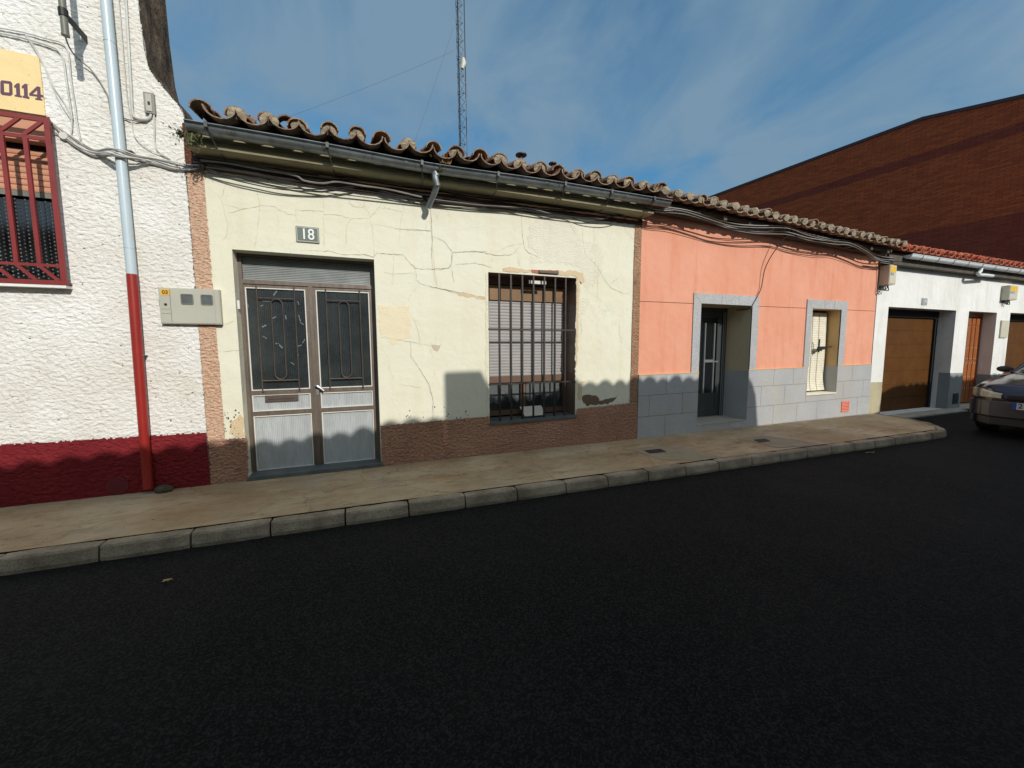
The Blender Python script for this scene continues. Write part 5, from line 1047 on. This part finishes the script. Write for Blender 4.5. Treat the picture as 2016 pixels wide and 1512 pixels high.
def stone(label, c_, s_, seed, mat='stone_mossy', name='stone', cat='stone'):
    b = MB(); r_ = random.Random(seed); n1_, n2_ = 10, 6; rows = []
    for i in range(n2_+1):
        ph = math.pi*i/n2_
        rows.append([b.av((c_[0]+s_[0]*math.sin(ph)*math.cos(2*math.pi*j/n1_)*r_.uniform(.8, 1.1), c_[1]+s_[1]*math.sin(ph)*math.sin(2*math.pi*j/n1_)*r_.uniform(.8, 1.1), c_[2]+s_[2]*math.cos(ph)*r_.uniform(.85, 1.05))) for j in range(n1_)])
    for a, d in zip(rows, rows[1:]):
        for j in range(n1_): b.f.append([a[j], a[(j+1) % n1_], d[(j+1) % n1_], d[j]])
    return tag(link(name, b, mat), label, cat)
p = at(322, 965, -.10); stone('rough mossy stone lump beside the foot of the red pipe', (p.x, -.10, .145), (.085, .06, .05), 3)
p = at(318, 968, -.10); 
lf_ = MB(); d = FW+(328-1008)/F*RT-(1146-756)/F*UP; g0 = CAM+d*((0.0-CAM.z)/d.z); pts = [(math.cos(a)*.026*(1+.35*math.cos(3*a)), math.sin(a)*.018*(1+.3*math.sin(2*a+1))) for a in [2*math.pi*k/14 for k in range(14)]]
lf_.f.append([lf_.av((g0.x+u, g0.y+v, .008+.010*abs(math.sin(k*1.3)))) for k, (u, v) in enumerate(pts)]); tag(link('fallen_leaf', lf_, 'leaf_dry'), 'small dry leaf lying on the asphalt left of centre', 'leaf')
lf_ = MB(); d = FW+(1712-1008)/F*RT-(892-756)/F*UP; g1 = CAM+d*((0.0-CAM.z)/d.z); lf_.tube([g1+Vector((-.08, .01, .012)), g1+Vector((-.02, 0, .014)), g1+Vector((.05, -.02, .010)), g1+Vector((.10, .0, .012))], .006, 5); tag(link('twig', lf_, 'leaf_dry'), 'short pale twig on the asphalt near the kerb end', 'twig')

# ================================================================== parked car
CX, CYc = 10.04, -2.28      # front bumper x, centre line y; the car faces -x
cr_ = thing('parked_car', 'dark estate car parked nose towards us before the white house', 'car', (CX+2.3, CYc, 0))
def lift(z): return z+.085*min(1, max(0, (z-.2)/.2))
def cpnt(u, v, z): return (CX+u, CYc+v, lift(z))
# body as cross-sections along u (0 front .. 4.7 rear): half width by height
def hw(u, z):
    base = .885
    if u < .62: base *= (1-(1-u/.62)**2.6*.42)
    if u > 4.2: base *= (1-((u-4.2)/.5)**2.2*.18)
    if z > .62: base -= (z-.62)**2*.30
    if z < .30: base -= (.30-z)*.25
    return base
def topz(u):
    pts = [(0, .60), (.12, .71), (.30, .775), (.7, .86), (1.25, .945), (1.6, .965), (4.3, .99), (4.7, .93)]
    for (a, z0), (b_, z1) in zip(pts, pts[1:]):
        if a <= u <= b_: return z0+(z1-z0)*(u-a)/(b_-a)
    return .93
us = [0, .02, .04, .07, .10, .14, .19, .25, .31, .38, .45, .52, .6, .7, .8, .9, 1.0, 1.1, 1.2, 1.3, 1.6, 2, 2.5, 3, 3.5, 4, 4.3, 4.5, 4.62, 4.7]
b = MB(); rings = []
for u in us:
    tz = topz(u); zl = .24 if .2 < u < 4.5 else .27; row = []
    lev = [zl, .34, .46, .58, .66, tz-.06, tz-.015]
    lev = [min(l_, tz-.01-.004*(6-i)) for i, l_ in enumerate(lev)]
    for i, z in enumerate(lev):
        x_in = 0 if i < 5 else 0; row.append((u, hw(u, z)*(1 if i < 5 else (.985 if i == 5 else .94)), z))
    for q in (.8, .5, .2, 0): row.append((u, hw(u, tz)*q, tz+.028*(1-q*q)*min(1, u/.3)))
    full = row+[(p_[0], -p_[1], p_[2]) for p_ in row[-2::-1]]
    rings.append([b.av(cpnt(p_[0] + (.10*(abs(p_[1])/.9)**2 if u < .2 else 0), p_[1], p_[2])) for p_ in full])
for a, c_ in zip(rings, rings[1:]):
    for j in range(len(a)-1): b.f.append([a[j], a[j+1], c_[j+1], c_[j]])
b.f.append(rings[0]); b.f.append(rings[-1][::-1])
BD = link('body', b, 'car_paint', cr_, True)
# greenhouse: pillars and roof with glass
def gh(u, v, z): return Vector(cpnt(u, v, z))
base = [(1.18, .0), (1.30, .55), (1.52, .76), (4.45, .74)]; roofp = [(2.05, .0), (2.10, .42), (2.22, .555), (4.25, .56)]
zb, zr = .955, 1.40
b = MB()
rf = [(2.05, 0), (2.09, .40), (2.20, .555), (2.8, .575), (3.6, .575), (4.3, .55)]
up_ = [[gh(u, v*s_, zr+.035*(1-(v/.575)**2)*1) for u, v in rf] for s_ in (1, .5, 0, -.5, -1)]
for a, c_ in zip(up_, up_[1:]):
    for j in range(len(a)-1): b.quad(a[j], a[j+1], c_[j+1], c_[j])
for s_ in (1, -1):
    b.tube([gh(1.50, .77*s_, zb), gh(1.85, .68*s_, 1.20), gh(2.20, .56*s_, zr), gh(2.8, .58*s_, zr+.01), gh(3.6, .58*s_, zr+.01), gh(4.3, .555*s_, zr)], .026, 6); b.tube([gh(2.75, .75*s_, zb), gh(2.85, .585*s_, zr)], .03, 6); b.tube([gh(3.65, .755*s_, zb), gh(3.6, .585*s_, zr)], .03, 6); b.tube([gh(4.5, .74*s_, zb), gh(4.3, .56*s_, zr)], .035, 6)
link('roof_frame', b, 'car_paint', cr_, True)
b = MB(); n_ = 8; lo = []; hi = []
for k in range(-n_, n_+1):
    t_ = k/n_; lo.append(gh(1.20+.30*abs(t_)**2.2, .77*t_, zb+.01)); hi.append(gh(2.05+.15*abs(t_)**2.2, .56*t_, zr+.02*(1-t_*t_)))
for k in range(2*n_): b.quad(lo[k], lo[k+1], hi[k+1], hi[k])
link('windscreen', b, 'glass_dark', cr_, True)
for s_ in (1, -1):
    b = MB(); b.quad(gh(1.52, .765*s_, zb), gh(4.48, .745*s_, zb), gh(4.28, .555*s_, zr), gh(2.2, .56*s_, zr)); link('side_window', b, 'glass_dark', cr_)
b = MB(); b.quad(gh(4.5, .74, zb), gh(4.5, -.74, zb), gh(4.3, -.55, zr), gh(4.3, .55, zr)); link('rear_window', b, 'glass_dark', cr_)
# bumper, grille, lamps, plate
def wrap(z0, z1, off, v0, v1, mat, name, parent, n_=40, zf=None):
    b = MB(); pts = []
    for k in range(n_+1):
        v = v0+(v1-v0)*k/n_
        best = min(range(0, 80), key=lambda i: abs(hw(i*.01, (z0+z1)/2)-abs(v))) if abs(v) > .52 else 0
        u = best*.01; uu = u+(.10*(min(abs(v), .9)/.9)**2 if u < .2 else 0)
        pts.append((uu, v))
    ring = []
    for k, (u, v) in enumerate(pts):
        z1_ = z1 if zf is None else zf(v); q_ = min(1, max(0, (abs(v)-.30)/.56))*1.25; n_out = Vector((-math.cos(q_), math.sin(q_)*(1 if v > 0 else -1), 0))
        p0 = gh(u, v, 0); ring.append([p0+n_out*(off-.02)+Vector((0, 0, lift(z0))), p0+n_out*off+Vector((0, 0, lift(z0+.02))), p0+n_out*off+Vector((0, 0, lift(z1_-.02))), p0+n_out*(off-.025)+Vector((0, 0, lift(z1_)))])
    for a, c_ in zip(ring, ring[1:]):
        for j in range(3): b.quad(a[j], a[j+1], c_[j+1], c_[j])
    return link(name, b, mat, parent, True)
wrap(.30, .545, .035, -.86, .86, 'bumper', 'bumper', cr_, 60)
wrap(.20, .31, .022, -.84, .84, 'car_trim', 'air_dam', cr_, 60)
for s_ in (1, -1):
    zt_ = lambda v: .665+.075*(min(1, (abs(v)-.38)/.4))
    wrap(.575, .70, .018, .40*s_, .84*s_, 'headlamp', 'headlight', cr_, 24, zf=zt_)
wrap(.565, .66, .012, -.34, .34, 'black', 'grille', cr_, 8)
b = MB(); v0 = .26; b.box(CX-.052, CX-.044, CYc-.26, CYc+.26, .515, .625); PLt = link('number_plate', b, 'number_plate_white', cr_)
b = MB(); b.box(CX-.0545, CX-.0522, CYc+.215, CYc+.26, .515, .625); link('euro_band', b, 'eu_blue', PLt)
cu = bpy.data.curves.new('t', 'FONT'); cu.body = '21'; cu.size = .105; cu.extrude = .001; cu.offset = .001; cu.align_y = 'CENTER'
tmp = bpy.data.objects.new('t', cu); C.objects.link(tmp); bpy.context.view_layer.update(); me = bpy.data.meshes.new_from_object(tmp.evaluated_get(bpy.context.evaluated_depsgraph_get())); bpy.data.objects.remove(tmp)
me.transform(Matrix(((0, 0, -1, CX-.054), (-1, 0, 0, CYc+.20), (0, 1, 0, .572), (0, 0, 0, 1)))); me.materials.clear(); me.materials.append(M['lettering_black']); o = bpy.data.objects.new('plate_text', me); C.objects.link(o); o.parent = PLt; o.matrix_parent_inverse = Matrix.Identity(4); o.parent = PLt
for s_ in (1, -1):
    b = MB(); c_ = gh(1.72, .93*s_, 1.02); b.tube([gh(1.68, .80*s_, .985), gh(1.70, .86*s_, 1.0)], .02, 8)
    rows = []
    for i in range(7):
        ph = math.pi*i/6; rows.append([b.av(c_+Vector((.055*math.sin(ph)*math.cos(q), .115*math.cos(ph)*s_, .065*math.sin(ph)*math.sin(q)))) for q in [2*math.pi*j/10 for j in range(10)]])
    for a, d in zip(rows, rows[1:]):
        for j in range(10): b.f.append([a[j], a[(j+1) % 10], d[(j+1) % 10], d[j]])
    link('wing_mirror', b, 'car_trim', cr_, True)
    for u in (.88, 3.60):
        b = MB(); b.tube([Vector((CX+u, CYc+.70*s_, .31)), Vector((CX+u, CYc+.885*s_, .31))], .31, 28); Wh = link('wheel', b, 'rubber', cr_, True); b = MB(); b.tube([Vector((CX+u, CYc+.886*s_, .31)), Vector((CX+u, CYc+.895*s_, .31))], .19, 20); link('hub_cap', b, 'wheel_alloy', Wh, True)
for s_ in (.25, -.35):
    b = MB(); b.tube([gh(1.24, s_, zb+.015), gh(1.45, s_+.40, zb+.06)], .008, 5); link('wiper', b, 'black', cr_)

# ================================================================== houses across the street (their roofs throw the shade)
def opp(label, x0, x1, za, zb_, wave, mat, ridge=True, loc=None):
    t_ = thing('terraced_house', label, 'house', ((x0+x1)/2, -7.6, 0), 'houses across the street'); ye = -7.2; b = MB(); yw = -7.45
    b.quad((x0, yw, 0), (x0, yw, za), (x1, yw, zb_), (x1, yw, 0)); b.quad((x0, yw, 0), (x0, -13, 0), (x0, -13, za), (x0, yw, za)); b.quad((x1, yw, 0), (x1, yw, zb_), (x1, -13, zb_), (x1, -13, 0)); link('wall', b, mat, t_)
    n_ = int((x1-x0)/.035); lo = []; b = MB(); ro = random.Random(int(x0*10)); jj = [(ro.uniform(-.022, .022), ro.uniform(.75, 1.15)) for _ in range(200)]
    for k in range(n_+1):
        x = x0+(x1-x0)*k/n_; z = za+(zb_-za)*k/n_+(wave*jj[int((x-x0)/.27+.5)%200][1]*abs(math.cos(math.pi*(x-x0)/.27))+jj[int((x-x0)/.27+.5)%200][0] if wave else 0)-wave*.5
        lo.append((x, z))
    for a, c_ in zip(lo, lo[1:]):
        b.quad((a[0], ye, a[1]), (c_[0], ye, c_[1]), (c_[0], -10.2, c_[1]+.8), (a[0], -10.2, a[1]+.8)); b.quad((a[0], -10.2, a[1]+.8), (c_[0], -10.2, c_[1]+.8), (c_[0], -13, c_[1]), (a[0], -13, a[1])); b.quad((a[0], ye, a[1]), (a[0], ye, min(za, zb_)-.10), (c_[0], ye, min(za, zb_)-.10), (c_[0], ye, c_[1])); b.quad((a[0], ye, min(za, zb_)-.10), (a[0], yw-.1, min(za, zb_)-.10), (c_[0], yw-.1, min(za, zb_)-.10), (c_[0], ye, min(za, zb_)-.10))
    link('roof', b, 'old_tiles', t_, False)
    for k in range(max(1, int((x1-x0)/3))):
        xx = x0+1.0+k*3; 
        if xx+1.2 > x1: break
        b = MB(); b.box(xx, xx+1.1, yw, yw+.02, .15 if k % 2 == 0 else 1.1, 2.3); link('door' if k % 2 == 0 else 'window', b, 'varnished_wood' if k % 2 == 0 else 'window_glass', t_)
    return t_
SH = 7.2; ox = lambda x: x+.23*SH; oz = lambda z: z+.56*SH
opp('house across the street left of the camera with low tiled eaves', ox(-14), ox(.99), oz(.05)-.02, oz(.68), .065, 'cream_paint')
hB = opp('house across the street directly behind the camera with a square chimney stack', ox(1.56), ox(6.45), oz(1.03), oz(1.06), .09, 'white_paint')
b = MB(); b.slab([(ox(1.0), 3.0), (ox(1.60), 3.0), (ox(1.60), oz(1.02)), (ox(1.48), oz(1.24)), (ox(1.0), oz(1.235))], (), -7.16, -7.22); link('chimney', b, 'brick_red', hB)
hC = opp('low flat-fronted shed across the street with straight roof edge', ox(6.46), ox(10.6), oz(.09), oz(.09), .0, 'grey_wash')
b = MB(); b.slab([(ox(6.455), 3.9), (ox(6.455), oz(1.0)), (ox(6.56), oz(.88)), (ox(6.66), oz(.66)), (ox(6.70), oz(.40)), (ox(6.74), oz(.15)), (ox(6.80), 3.9)], (), -7.19, -7.5); link('rounded_gable_end', b, 'white_paint', hC)
hD = opp('taller house across the street facing the garages', ox(12.3), ox(24), oz(.80), oz(.83), .05, 'white_paint')
b = MB(); b.slab([(ox(10.6), 3.4), (ox(12.3), 3.4), (ox(12.3), oz(.82)), (ox(11.8), oz(.78)), (ox(11.1), oz(.55)), (ox(10.6), oz(.42))], (), -7.19, -7.5); link('sloping_gable', b, 'white_paint', hD)
